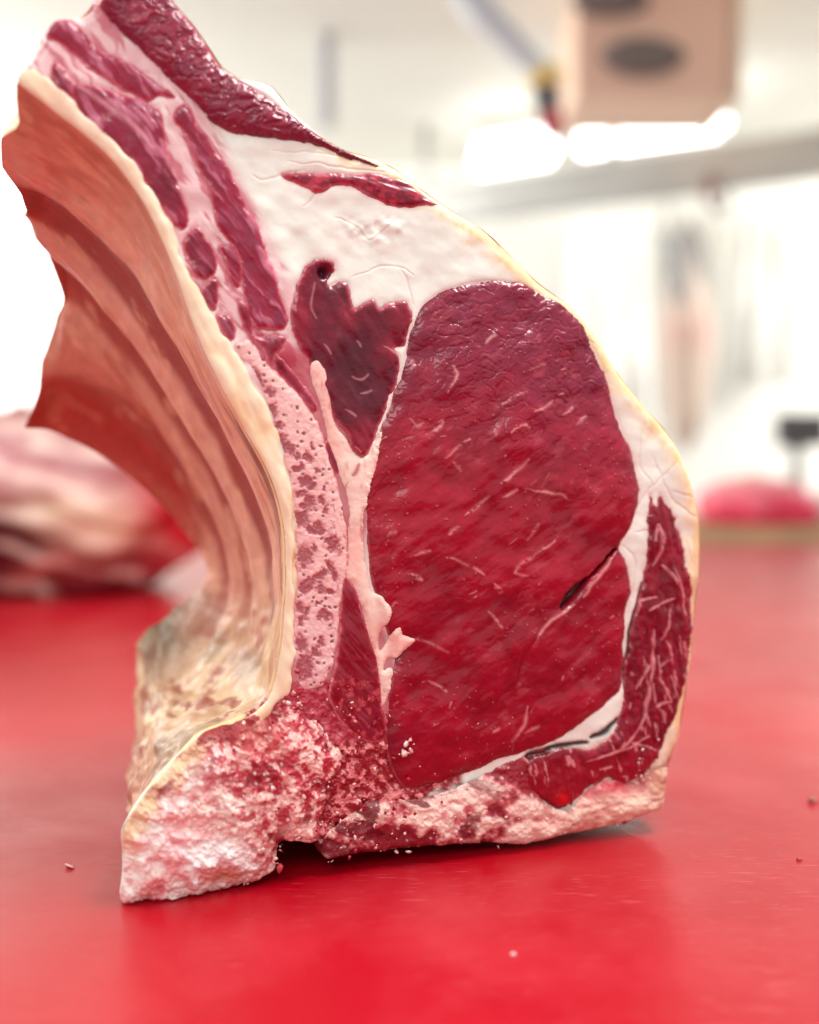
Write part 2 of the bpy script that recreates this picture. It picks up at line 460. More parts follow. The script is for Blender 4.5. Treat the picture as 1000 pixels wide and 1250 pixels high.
wob = (fbm(X, Y, 9, 3, 1) - 0.5)                 # ragged edges
wob2 = (fbm(X, Y, 22, 2, 4) - 0.5)
d_out = sdf(OUT, 3)
d_eye = sdf(EYE) + wob * 3
d_cap = sdf(CAP) + wob * 5
d_top = sdf(TOPM) + wob * 3
d_thin = np.maximum(sdf(THIN) + wob * 3 + wob2 * 5, d_out + 9)
d_rib = [sdf(p) + wob * 4 + wob2 * 5 for p in RIBM]
d_bone = sdf(BONE) + wob * 5
d_sin = sdf(SINEW) + wob * 4
d_low = sdf(LOWM) + wob * 7
d_chi = sdf(CHINE)
d_foot = sdf(FOOT)
d_mush = sdf(MUSH) + wob2 * 30
d_rim = sdf(RIM) + wob2 * 12 * sstep(2, 9, -d_out)
d_red = np.minimum.reduce([d_eye, d_cap, d_top, d_thin, d_low] + d_rib)

joint = empty('beef_rib_joint', tuple(on_table(400.0, 1010.0)))
tag(joint, 'raw bone-in beef rib joint standing on the red table, its cut face to the viewer', 'meat')

FAT = lin(238, 246, 235); FATP = lin(238, 212, 206); CREAM = lin(246, 226, 186); YEL = lin(240, 205, 145)
n_a = fbm(X, Y, 40, 4, 2); n_s = fbm(X, Y, 40, 2, 2); n_b = fbm(X, Y, 7, 3, 6); n_c = fbm(X, Y, 3, 2, 9); n_d = fbm(X, Y, 90, 2, 11)


def edge_round(d, R):
    t = np.clip(1 - d / R, 0, 1)
    return -R * (1 - np.sqrt(np.clip(1 - t * t, 0, 1)))


# --- fat: everything between the muscles, rounding over into the outer cover
D = -d_out
H = edge_round(D, 16) + (n_s - 0.5) * 7 + (n_b - 0.5) * 0.3 + (fbm(X, Y, 18, 2, 12, 0.4, 2.0) - 0.5) * 1.2
H += -1.2 * np.exp(-np.clip(d_red, 0, 60) / 2.5)
C = mix(np.broadcast_to(FAT, X.shape + (3,)), FATP, 0.6 * np.exp(-np.clip(d_red, 0, 60) / 5.0) + 0.12 * sstep(0.55, 0.75, n_d))
# the pink connective tissue among the rib strips
left = sstep(296, 270, X + (Y - 200) * -0.5) * sstep(560, 430, Y)
C = mix(C, lin(232, 178, 186), left * 0.75)
C = mix(C, lin(196, 80, 104), left * sstep(0.5, 0.64, fbm(X + wob2 * 12, Y, 9, 3, 5, 0.95, 5)) * 0.75)
C = mix(C, lin(246, 228, 226), left * sstep(0.56, 0.66, fbm(X, Y + wob2 * 12, 11, 3, 13, 0.95, 4)) * 0.8)
right = sstep(380, 520, X + Y * 0.3) * sstep(985, 940, Y)
C = mix(C, CREAM, sstep(34, 10, D + wob * 26) * right * 0.8)
C = mix(C, YEL, sstep(17, 4, D + wob * 20) * right * 0.85)
# folds and cracks in the fat
fold = np.zeros(X.shape, np.float32)
for pts, wd in [([(308, 212), (320, 220), (345, 212), (372, 208)], 1.6), ([(390, 222), (382, 240), (372, 252)], 1.4), ([(410, 265), (425, 272), (440, 280), (452, 292), (470, 280), (482, 268)], 1.6),
                ([(430, 338), (455, 328), (485, 324), (505, 335)], 1.3), ([(488, 328), (498, 345), (505, 372)], 1.6), ([(350, 198), (420, 204), (470, 210)], 1.4), ([(330, 185), (400, 188), (470, 205)], 1.2),
                ([(640, 385), (690, 398), (735, 425)], 1.2), ([(790, 505), (780, 560), (796, 590)], 1.5), ([(770, 640), (790, 600), (830, 560)], 1.3), ([(800, 560), (815, 600), (838, 625), (852, 630)], 1.6),
                ([(820, 600), (850, 608)], 1.4), ([(776, 650), (795, 648)], 1.2), ([(760, 665), (776, 690), (772, 730)], 1.8), ([(845, 640), (850, 720), (846, 800)], 1.6), ([(838, 660), (846, 690)], 1.2)]:
    stroke(pts, wd, 5, fold)
H -= fold * 0.7
lump = np.exp(-(((X - 455) / 34) ** 2 + ((Y - 278) / 16) ** 2)) * (fbm(X, Y, 13, 2, 8) - 0.4)
H += lump * 9
C = mix(C, lin(236, 206, 194), fold * 0.4)
# red smear on the cover, blood tinge
C = mix(C, lin(205, 60, 60), np.exp(-(((X - 612) / 5) ** 2 + ((Y - 294) / 8) ** 2)) * 0.8)
# mush zone under the rib: torn red tissue
mz = sstep(6, -8, d_mush)
C = mix(C, mix(np.broadcast_to(lin(150, 12, 34), X.shape + (3,)), lin(230, 140, 142), sstep(0.5, 0.64, fbm(X, Y, 6, 3, 3))), mz)
H += mz * ((fbm(X, Y, 9, 4, 7) - 0.5) * 12)
# pale veil round the lower right: dirt and blood
lo = sstep(880, 960, Y) * sstep(640, 760, X)
C = mix(C, mix(np.broadcast_to(lin(222, 178, 160), X.shape + (3,)), lin(150, 60, 60), sstep(0.5, 0.66, fbm(X, Y, 12, 3, 12))), lo * 0.8)
# the fat sinks away under every other part
d_all = np.minimum.reduce([d_red, d_bone, d_sin, d_foot, d_chi, d_rim])
H -= 14 * sstep(-2.5, -7, d_all)
crev = np.zeros(X.shape, np.float32)
for pts, wd in [([(641, 952), (639, 938), (643, 927), (656, 919), (672, 915)], 5.5), ([(668, 914), (690, 910), (716, 907)], 3.6), ([(722, 901), (738, 893), (752, 879)], 4.2), ([(763, 836), (766, 792), (772, 754), (786, 712)], 2.6)]:
    stroke(pts, wd, 5, crev)
H -= crev * 3; C = mix(C, lin(26, 5, 9), np.clip(crev * 1.4, 0, 1) * 0.95)  # crevices: dark dried tissue, with the shade of their depth painted in
ctis = sstep(6, -6, sdf([(300, 415), (350, 420), (395, 440), (455, 540), (445, 700), (480, 800), (470, 900), (340, 880), (365, 700), (350, 560)])) 
C = mix(C, lin(186, 60, 84), ctis * 0.8)
under = (d_eye < -14) | (d_low < -12) | (d_cap < -12) | (d_top < -14) | (d_bone < -9)
sculpt('fat_layer', d_out, H, C, M_FAT, joint, keep=~under)


# --- big round muscle (the eye)
def marble(field, lines, wd, jit=0.0):
    for p in lines:
        stroke(p, wd, 4, field)
    return field


R1 = lin(140, 0, 34); R2 = lin(160, 2, 40); R3 = lin(126, 32, 62); R4 = lin(106, 0, 26)
D = -d_eye
ang = -0.62
cells = worley(X + wob * 20, Y + wob2 * 24, 15, 2, ang, 1.7)
cells2 = worley(X + wob * 14, Y + wob2 * 14, 7.5, 6, -0.3, 1.4)
cr = sstep(0.0, 0.22, cells[1] - cells[0]); cr2 = sstep(0.0, 0.3, cells2[1] - cells2[0])
upper = sstep(600, 430, Y + (X - 600) * -0.25)
grain = fbm(X, Y, 7, 3, 5, ang, 4.0)
H = 7 * (1 - np.exp(-np.clip(D + 1, 0, 200) / 7.0)) - 2.2 + 14 * sstep(0, 150, D)
patchy = sstep(0.42, 0.62, fbm(X, Y, 45, 2, 7))
H += (n_s - n_a) * 6 + (cr - 1) * (0.05 + 0.6 * upper + 0.25 * patchy) + (cr2 - 1) * (0.05 + 0.4 * upper * patchy) + (grain - 0.5) * 1.1 + (n_a - 0.5) * 9 + (fbm(X, Y, 22, 2, 9, ang, 1.7) - 0.5) * 6 + (n_b - 0.5) * 0.35
C = mix(np.broadcast_to(R1, X.shape + (3,)), R2, sstep(0.35, 0.7, n_a)); C = mix(C, R4, 0.55 * sstep(0.5, 0.75, n_d) + 0.0 * X)
C = mix(C, R3, upper * 0.9)  # duller purple top: sheen of the overhead light put into the colour
C = mix(C, R2, 0.25 * cells[2] * sstep(0, 40, D))
C = mix(C, lin(96, 8, 30), 0.15 * (1 - cr))
C = mix(C, lin(104, 4, 30), sstep(6, 1, D) * 0.45)
C = mix(C, lin(178, 18, 50), sstep(0.5, 0.75, fbm(X, Y, 44, 2, 12, ang, 1.8)) * 0.3)
C = mix(C, lin(206, 96, 108), sstep(0.60, 0.72, fbm(X + wob * 10, Y + wob2 * 12, 8, 3, 3, ang, 2.6)) * sstep(0.42, 0.6, fbm(X, Y, 70, 2, 5)) * 0.2)
fat = np.zeros(X.shape, np.float32)
STREAK = [[(506, 450), (504, 440)], [(520, 536), (530, 526), (536, 516)], [(538, 560), (552, 548), (568, 536)], [(548, 564), (558, 576)], [(542, 480), (552, 464), (550, 448)], [(608, 496), (624, 484), (636, 480)],
          [(644, 504), (658, 498), (670, 490)], [(684, 506), (696, 498)], [(616, 528), (632, 520), (640, 524)], [(604, 590), (620, 580), (638, 562)], [(606, 606), (624, 599)], [(636, 598), (660, 602), (678, 604), (688, 612)],
          [(560, 630), (576, 618), (590, 607)], [(544, 650), (552, 642)], [(676, 654), (652, 672), (628, 688), (620, 698)], [(620, 698), (636, 702)], [(636, 660), (650, 640)], [(538, 680), (564, 688), (584, 700)],
          [(504, 678), (520, 672)], [(500, 778), (524, 786), (544, 796)], [(590, 744), (606, 764)], [(640, 862), (638, 880), (624, 904)], [(638, 894), (656, 886)], [(598, 892), (606, 886)], [(500, 700), (512, 708)],
          [(500, 512), (508, 522), (514, 518)], [(470, 655), (480, 650)], [(640, 455), (660, 446)], [(590, 420), (600, 410)], [(700, 520), (712, 510)], [(596, 712), (604, 722)], [(520, 830), (540, 842)]]
marble(fat, STREAK, 2.3)
for k in range(26):                    # fine scattered flecks
    x0 = rng.uniform(470, 750); y0 = rng.uniform(440, 920); L = rng.uniform(3, 11); a = rng.normal(-0.65, 0.5)
    marble(fat, [[(x0, y0), (x0 + L * math.cos(a), y0 + L * math.sin(a))]], rng.uniform(0.6, 1.2))
fat *= sstep(0.3, 0.6, fbm(X, Y, 5, 3, 13) + 0.1)
seamw = np.zeros(X.shape, np.float32)
marble(seamw, [[(745, 682), (736, 694), (722, 710), (708, 728)], [(697, 737), (684, 746), (672, 753), (660, 763), (650, 776)]], 2.2)
pit = np.zeros(X.shape, np.float32)
stroke([(682, 741), (690, 731), (700, 721), (714, 708)], 5.5, 5, pit)
stroke([(714, 708), (732, 690), (752, 670)], 2.2, 5, pit)
C = mix(C, lin(236, 160, 160), np.clip(fat, 0, 1) * (0.3 + 0.35 * sstep(0.35, 0.6, fbm(X, Y, 24, 2, 6))))
C = mix(C, lin(226, 150, 150), seamw * 0.8)
C = mix(C, lin(40, 12, 14), pit * 0.85)  # pocket: dried tissue colour plus painted shade of the recess
H += fat * 0.8 + seamw * 1.0 - pit * 14
groove = stroke([(650, 776), (636, 800), (630, 830)], 4, 5)
H -= groove * 2.5
specks = (worley(X, Y, 15, 8)[0] < 0.05) & (fbm(X, Y, 50, 2, 14) > 0.55)
C = mix(C, lin(226, 140, 140), specks * 0.6); H += specks * 1.2
low = sstep(850, 960, Y + (X - 600) * 0.25)
C = mix(C, lin(160, 4, 26), low * 0.4)
C = mix(C, lin(206, 96, 108), sstep(3.2, 0.2, D) * 0.5 * sstep(400, 470, Y))
sculpt('eye_muscle', d_eye, H, C, M_MUSCLE, joint, snap=False)

# --- dark muscle beside it
D = -d_cap
H = 4 * (1 - np.exp(-np.clip(D + 1, 0, 200) / 5.0)) - 1.0 + (fbm(X, Y, 11, 2, 4, 1.1, 2.5) - 0.5) * 5 + (cr2 - 1) * 0.15 + (n_s - 0.5) * 9
C = mix(np.broadcast_to(lin(106, 12, 40), X.shape + (3,)), lin(140, 18, 46), sstep(0.35, 0.7, n_a))
C = mix(C, lin(72, 10, 34), sstep(0.45, 0.8, n_d) * 0.8); C = mix(C, lin(160, 40, 66), sstep(7, 2, D) * 0.5)
f2 = np.zeros(X.shape, np.float32)
marble(f2, [[(428, 458), (440, 462), (448, 456)], [(442, 424), (436, 416)], [(468, 424), (482, 430), (490, 440)], [(384, 345), (380, 370), (386, 390)], [(420, 500), (432, 508)], [(440, 480), (452, 476)], [(396, 420), (404, 432)], [(432, 546), (440, 552)]], 1.5)
C = mix(C, lin(214, 150, 156), f2 * 0.6)
hole = np.exp(-(((X - 394) / 6) ** 2 + ((Y - 332) / 7) ** 2)) * 1.0
H -= hole * 11; C = mix(C, lin(60, 20, 34), np.clip(hole, 0, 1) * 0.7)
C = mix(C, lin(206, 110, 122), sstep(3.5, 0.3, D) * 0.6)
sculpt('dark_muscle', d_cap, H, C, M_MUSCLE, joint, snap=False)

# --- top muscle, coarse bundles, and the thin strip in the fat
D = -d_top
w3 = worley(X + wob * 34, Y + wob2 * 44, 19, 4, 0.65, 1.8)
H = 16 * (1 - np.exp(-np.clip(D + 1, 0, 200) / 8.0)) - 3 + edge_round(-d_out, 14) + (sstep(0, 0.4, w3[1] - w3[0]) - 1) * 2.0 + (n_b - 0.5) * 1.5 + (n_a - 0.5) * 6
C = mix(np.broadcast_to(lin(124, 30, 58), X.shape + (3,)), lin(150, 40, 66), w3[2]); C = mix(C, lin(100, 28, 50), sstep(0.45, 0.75, n_d) * 0.6)
C = mix(C, lin(206, 40, 50), sstep(12, 2, -d_out) * sstep(330, 260, X) * 0.75)  # red-lit outer edge painted into the colour
sculpt('top_muscle', d_top, H, C, M_MUSCLE, joint, snap=True)
D = -d_thin
H = 5 * (1 - np.exp(-np.clip(D + 1, 0, 200) / 5.0)) - 1.6 + (fbm(X, Y, 7, 2, 5, 0.3, 3) - 0.5) * 3 + (n_s - 0.5) * 7
C = mix(np.broadcast_to(lin(126, 14, 44), X.shape + (3,)), lin(176, 40, 66), sstep(0.4, 0.65, n_b)); C = mix(C, lin(92, 50, 70), sstep(0.5, 0.75, fbm(X, Y, 20, 2, 3, 0.3, 3)) * 0.5)
C = mix(C, lin(214, 120, 128), sstep(4, 0.3, D) * 0.6)
sculpt('thin_muscle_strip', d_thin, H, C, M_MUSCLE, joint, snap=False)

# --- strips of meat between the rib bone and the fat
for k, d in enumerate(d_rib):
    D = -d
    dirn = 0.95
    st = fbm(X + wob2 * 8, Y, 6, 3, 6 + k, dirn, 6.0)
    H = 5 * (1 - np.exp(-np.clip(D + 1, 0, 200) / 4.0)) - 1.6 + (st - 0.5) * 3.5 + (n_b - 0.5) * 0.5 + (n_s - 0.5) * 7 + edge_round(-d_out, 12)
    dark = [0, 0.2, 0.25, 0, 0.7, 0.9, 0.3, 0.9, 0.5, 0.6, 0.6, 0.4][k]
    C = mix(np.broadcast_to(lin(150, 28, 62), X.shape + (3,)), lin(112, 10, 38), np.clip(dark + (n_a - 0.5) * 1.2, 0, 1))
    C = mix(C, lin(204, 120, 146), sstep(0.54, 0.68, st) * (0.75 if k in (0, 2, 3) else 0.3))
    if k == 2:
        C = mix(C, lin(222, 150, 168), stroke([(96, 106), (120, 122), (150, 142), (176, 168), (186, 180)], 5, 5) * 0.7)
        C = mix(C, lin(214, 140, 160), stroke([(196, 170), (206, 195), (216, 215)], 5, 5) * 0.6)
        C = mix(C, lin(104, 6, 34), np.exp(-(((X - 205) / 20) ** 2 + ((Y - 228) / 28) ** 2)) * 0.7)
    if k == 3:
        C = mix(C, lin(140, 66, 92), sstep(0.5, 0.7, fbm(X, Y, 14, 3, 8)) * 0.35)
    if k == 11:
        C = mix(C, lin(134, 4, 28), 0.7 + 0 * X); C = mix(C, lin(214, 90, 100), sstep(0.58, 0.7, n_b) * 0.6 * sstep(780, 860, Y))
    C = mix(C, lin(206, 48, 72), sstep(6, 1, D) * 0.4); C = mix(C, lin(224, 140, 152), sstep(3.2, 0.2, D) * 0.65)
    sculpt('rib_meat_strip', d, H, C, M_MUSCLE, joint, snap=False)

# --- sawn rib bone with red marrow pockets
D = -d_bone
H = 5 * (1 - np.exp(-np.clip(D + 1, 0, 200) / 4.0)) - 1.6 + (n_b - 0.5) * 1.5 + (n_c - 0.5) * 0.5
C = mix(np.broadcast_to(lin(244, 200, 196), X.shape + (3,)), lin(240, 196, 190), sstep(0.4, 0.7, n_b)); C = mix(C, lin(238, 204, 206), sstep(700, 780, Y) * 0.6)
PK = [(331, 503, 5, 9, .3), (345, 540, 5, 11, -.4), (354, 549, 4, 8, -.3), (363, 557, 2.5, 5, 0), (375, 558, 4, 6, -.4), (361, 573, 4, 3, 0), (368, 570, 3, 3, 0), (372, 588, 7, 6, .3), (379, 594, 5, 5, 0), (366, 602, 6, 4, 0),
      (378, 613, 6, 8, -.3), (370, 618, 4, 3, 0), (392, 611, 3, 5, -.3), (396, 621, 4, 5, 0), (366, 634, 8, 10, .5), (387, 646, 7, 7, 0), (393, 650, 4, 5, 0), (378, 646, 3, 4, 0), (407, 666, 6, 7, .2), (400, 660, 4, 4, 0), (371, 680, 8, 12, .3), (402, 690, 3, 7, -.6),
      (407, 700, 4, 9, -.4), (390, 703, 9, 5, -.5), (376, 712, 10, 6, -.2), (371, 720, 6, 5, 0), (392, 720, 6, 5, .2), (403, 723, 5, 3, .2), (366, 742, 4, 6, 0), (374, 748, 3, 8, .3), (366, 758, 3, 6, 0), (395, 752, 8, 6, 0), (368, 786, 6, 9, -.2), (385, 796, 4, 7, -.3),
      (392, 784, 4, 6, .1), (371, 815, 9, 14, .2), (330, 480, 4, 7, -.3), (340, 520, 5, 4, 0), (386, 575, 3, 3, 0), (352, 580, 2, 4, 0), (384, 672, 3, 4, 0), (388, 735, 3, 2, 0), (314, 462, 5, 12, -.45), (380, 545, 2, 4, 0), (395, 595, 2, 3, 0)]
wx = X + (fbm(X, Y, 4, 2, 3) - 0.5) * 6; wy = Y + (fbm(X, Y, 4, 2, 10) - 0.5) * 6
pk = np.full(X.shape, 9.0, np.float32)
for (x0, y0, a, b, r) in PK:
    c, s = math.cos(r), math.sin(r)
    u = (wx - x0) * c + (wy - y0) * s; v = -(wx - x0) * s + (wy - y0) * c
    pk = np.minimum(pk, np.hypot(u / a, v / b))
trab = np.abs(fbm(X, Y, 6, 3, 12) - 0.5)
pm = sstep(1.5, 0.75, pk + (fbm(X, Y, 3.5, 2, 4) - 0.5) * 0.9) * (0.7 + 0.3 * sstep(0.01, 0.06, trab))
pores = worley(X + wob * 6, Y + wob2 * 6, 8.5, 7)
pm = np.maximum(pm, sstep(0.27, 0.17, pores[0]) * sstep(0.55, 0.75, pores[2]) * sstep(1.0, 4.0, D) * 0.75)
C = mix(C, mix(np.broadcast_to(lin(124, 0, 30), X.shape + (3,)), lin(92, 0, 20), sstep(0.4, 0.7, n_c)), pm * 0.95)
C = mix(C, lin(220, 130, 142), sstep(2.4, 1.1, pk) * 0.45)
fine = sstep(0.62, 0.72, fbm(X, Y, 5, 3, 7, 1.2, 1.6)) * sstep(390, 405, X - (Y - 640) * 0.02)
C = mix(C, lin(176, 60, 80), fine * 0.6)
H -= pm * 2.5
C = mix(C, lin(206, 70, 92), sstep(3.5, 0.3, D) * 0.45)
sculpt('rib_bone', d_bone, H, C, M_BONE, joint, snap=False)

# --- sinew beside the bone
D = -d_sin
H = 4 * (1 - np.exp(-np.clip(D + 1, 0, 200) / 3.0)) - 1 + (n_b - 0.5) * 0.8 + (n_s - 0.5) * 5 + 5 * sstep(4, -6, d_eye)
C = mix(np.broadcast_to(lin(246, 200, 188), X.shape + (3,)), lin(246, 220, 206), sstep(0.4, 0.65, n_a)); C = mix(C, lin(214, 110, 120), sstep(0.6, 0.8, fbm(X, Y, 7, 3, 2, 1.5, 3)) * 0.6)
C = mix(C, lin(170, 20, 50), stroke([(438, 566), (434, 575), (430, 580)], 3, 4) * 0.8); C = mix(C, lin(190, 60, 80), stroke([(424, 588), (420, 600), (421, 640), (425, 690)], 1.5, 4) * 0.7)
sculpt('sinew', d_sin, H, C, M_FAT, joint, snap=False)

# --- lower right muscle with fat veins
D = -d_low
H = 6 * (1 - np.exp(-np.clip(D + 1, 0, 200) / 5.0)) - 1.8 + (fbm(X, Y, 5, 3, 3, 1.45, 4) - 0.5) * 3.5 + (n_a - 0.5) * 9
C = mix(np.broadcast_to(lin(118, 4, 32), X.shape + (3,)), lin(142, 8, 40), sstep(0.4, 0.65, fbm(X, Y, 6, 3, 4, 1.45, 5)))
C = mix(C, lin(168, 16, 36), sstep(900, 950, Y) * 0.5)
v = np.zeros(X.shape, np.float32)
marble(v, [[(796, 768), (797, 800), (794, 830), (788, 860), (782, 885)], [(796, 690), (806, 664), (802, 640)], [(806, 690), (816, 700), (826, 712)]], 3.4)
marble(v, [[(782, 886), (770, 900), (758, 912)], [(776, 840), (784, 822), (792, 812)], [(803, 800), (806, 830), (812, 845), (818, 856)], [(800, 862), (808, 858), (818, 856)], [(768, 866), (770, 858)], [(740, 740), (770, 736), (800, 728)],
           [(790, 745), (806, 735), (820, 730)], [(820, 690), (832, 720), (836, 750)], [(812, 780), (818, 800)], [(712, 930), (740, 920), (770, 910), (790, 898)], [(730, 940), (745, 936)], [(806, 812), (814, 806)], [(786, 700), (780, 730), (776, 750)],
           [(752, 918), (760, 905)], [(770, 905), (800, 915)], [(800, 640), (796, 660)], [(818, 742), (812, 770), (806, 780)]], 2.1)
v = sstep(0.1, 1.15, v * (0.2 + 1.5 * fbm(X, Y, 9, 3, 9)))
v = np.maximum(v, sstep(0.67, 0.74, fbm(X, Y, 5, 3, 15, 1.35, 3.5)) * sstep(700, 800, Y) * 0.7)
C = mix(C, lin(232, 150, 156), np.clip(v, 0, 1) * 0.75); H += v * 1.2
pit = np.zeros(X.shape, np.float32)
stroke([(640, 942), (641, 930), (652, 921), (668, 918)], 4.5, 5, pit); stroke([(668, 913), (690, 909), (712, 906)], 3.5, 5, pit); stroke([(716, 895), (730, 893), (746, 884)], 4.2, 5, pit)
stroke([(762, 830), (766, 790), (772, 752), (784, 716)], 1.6, 5, pit)
C = mix(C, lin(50, 16, 18), pit * 0.8); H -= pit * 6  # crevices again: dried tissue and painted recess shade
C = mix(C, lin(214, 10, 22), np.exp(-(((X - 686) / 9) ** 2 + ((Y - 975) / 9) ** 2)) * 0.9)
C = mix(C, lin(200, 90, 100), sstep(2.5, 0.2, D) * 0.5)
sculpt('lower_muscle', d_low, H, C, M_MUSCLE, joint, snap=False)

# --- sawn foot under the muscles: bone, gristle and dust
g4 = fbm(X, Y, 14, 4, 5); g5 = worley(X + wob * 10, Y, 6.5, 3); g7 = fbm(X, Y, 34, 3, 13, 0.08, 2.2); g8 = fbm(X, Y, 5, 3, 2, -0.2, 3.5)
D = -d_foot
H = 14 * (1 - np.exp(-np.clip(D + 3, 0, 200) / 9.0)) * (0.45 + 0.55 * sstep(430, 560, X)) - 3 + (g4 - 0.5) * 9 + (g7 - 0.5) * 12 + (g8 - 0.5) * 1.6 + ((0.6 - g5[0]) * 1.4 + (n_b - 0.5) * 3) * sstep(690, 600, X) + edge_round(-d_out, 10)
C = mix(np.broadcast_to(lin(212, 104, 114), X.shape + (3,)), lin(247, 214, 202), sstep(0.44, 0.58, g4 * 0.5 + g7 * 0.5)); C = mix(C, lin(140, 8, 34), sstep(0.50, 0.40, g7 * 0.6 + g4 * 0.4) * 0.9)
C = mix(C, lin(118, 4, 28), sstep(0.48, 0.56, fbm(X, Y, 15, 4, 14, 0.25, 2.0)) * sstep(650, 540, X) * 0.9)
bonef = sstep(600, 700, X + wob2 * 80) * sstep(955, 985, Y + wob * 20 + (X - 700) * 0.12)
C = mix(C, mix(np.broadcast_to(lin(226, 160, 148), X.shape + (3,)), lin(246, 218, 196), sstep(0.4, 0.6, g8)), bonef * 0.85)
C = mix(C, lin(196, 24, 58), np.exp(-(((X - 735) / 45) ** 2 + ((Y - 962 + (X - 740) * 0.2) / 10) ** 2)) * 0.75 * sstep(0.35, 0.55, g8))
C = mix(C, lin(246, 216, 208), (g5[2] > 0.85) * sstep(0.3, 0.2, g5[0]) * 0.6)
C = mix(C, lin(206, 160, 118), sstep(770, 800, X) * sstep(0.4, 0.6, g4) * 0.6)
C = mix(C, lin(150, 6, 34), np.exp(-np.clip(np.minimum(d_eye, d_low), 0, 60) / 9.0) * sstep(0.3, 0.55, g4 + wob) * 0.9)
sculpt('sawn_foot_edge', d_foot, H, C, M_DUST, joint, snap=True)

# --- vertebra (chine) at the lower left
D = -d_chi
g6 = fbm(X, Y, 16, 4, 9)
plan = 12 * sstep(0, 60, D)
H = 16 * (1 - np.exp(-np.clip(D + 3, 0, 200) / 10.0)) - 6 + plan + (g6 - 0.5) * 18 + (g4 - 0.5) * 5 + (0.6 - g5[0]) * 0.7 + (n_b - 0.5) * 2.0 + edge_round(-d_out, 2)
big = fbm(X, Y, 30, 3, 7)
wB = sstep(235, 315, X + (985 - Y) * 0.55 + wob2 * 40)                 # torn, granular side towards the muscles
CA = mix(np.broadcast_to(lin(242, 178, 178), X.shape + (3,)), lin(251, 236, 230), sstep(0.42, 0.58, big * 0.85 + n_b * 0.15))
CA = mix(CA, lin(222, 112, 124), sstep(0.48, 0.36, fbm(X, Y, 24, 3, 12)) * 0.6)
CB = mix(np.broadcast_to(lin(196, 62, 80), X.shape + (3,)), lin(244, 200, 192), sstep(0.46, 0.58, g4 * 0.5 + n_b * 0.5)); CB = mix(CB, lin(150, 12, 42), sstep(0.50, 0.42, g4 * 0.5 + big * 0.5) * 0.85)
CB = mix(CB, lin(212, 110, 104), np.exp(-(((X - 318) / 36) ** 2 + ((Y - 900) / 22) ** 2)) * 0.6)
C = mix(CA, CB, wB)
C = mix(C, lin(246, 206, 196), np.exp(-(((X - 362) / 20) ** 2 + ((Y - 1010) / 10) ** 2)) * 0.8)
C = mix(C, lin(252, 242, 236), (g5[2] > 0.9) * sstep(0.4, 0.2, g5[0]) * 0.6)
white = stroke([(238, 1078), (232, 1050), (250, 1036), (270, 1034), (290, 1048), (308, 1056)], 13, 5)
white2 = np.exp(-(((X - 250) / 34) ** 2 + ((Y - 1032) / 13) ** 2))
C = mix(C, lin(252, 250, 248), np.clip(white * 0.9 + white2 * 1.3, 0, 1)); H += white * 4
tan = np.exp(-(((X - 272) / 24) ** 2 + ((Y - 1066) / 11) ** 2))
C = mix(C, lin(206, 130, 100), tan * 0.85); H -= tan * 7
C = mix(C, lin(244, 226, 214), np.exp(-(((X - 262) / 50) ** 2 + ((Y - 985) / 28) ** 2)) * sstep(0.35, 0.6, n_b))
edge = sstep(26, 8, D + wob * 22) * sstep(330, 240, X + (Y - 900) * 0.4) * sstep(1060, 1010, Y)
C = mix(C, mix(np.broadcast_to(lin(230, 192, 150), X.shape + (3,)), lin(150, 50, 48), sstep(0.5, 0.64, fbm(X, Y, 16, 3, 4, -0.7, 2.2))), edge * 0.9)
sculpt('vertebra', d_chi, H, C, M_DUST, joint, snap=True)

# --- cream edge of the rib membrane on the face
D = -d_rim
H = 5 * (1 - np.exp(-np.clip(D + 1, 0, 200) / 3.0)) - 1 + (fbm(X, Y, 16, 2, 3, 1.1, 4) - 0.5) * 4 + (n_s - 0.5) * 4 + (n_b - 0.5) * 0.3
C = mix(np.broadcast_to(lin(248, 232, 200), X.shape + (3,)), lin(244, 212, 164), sstep(0.5, 0.75, fbm(X, Y, 14, 3, 4, 1.1, 3)) * 0.7)
C = mix(C, lin(236, 200, 176), sstep(300, 160, Y) * 0.5)
sculpt('membrane_edge', d_rim, H, C, M_FAT, joint, snap=True)

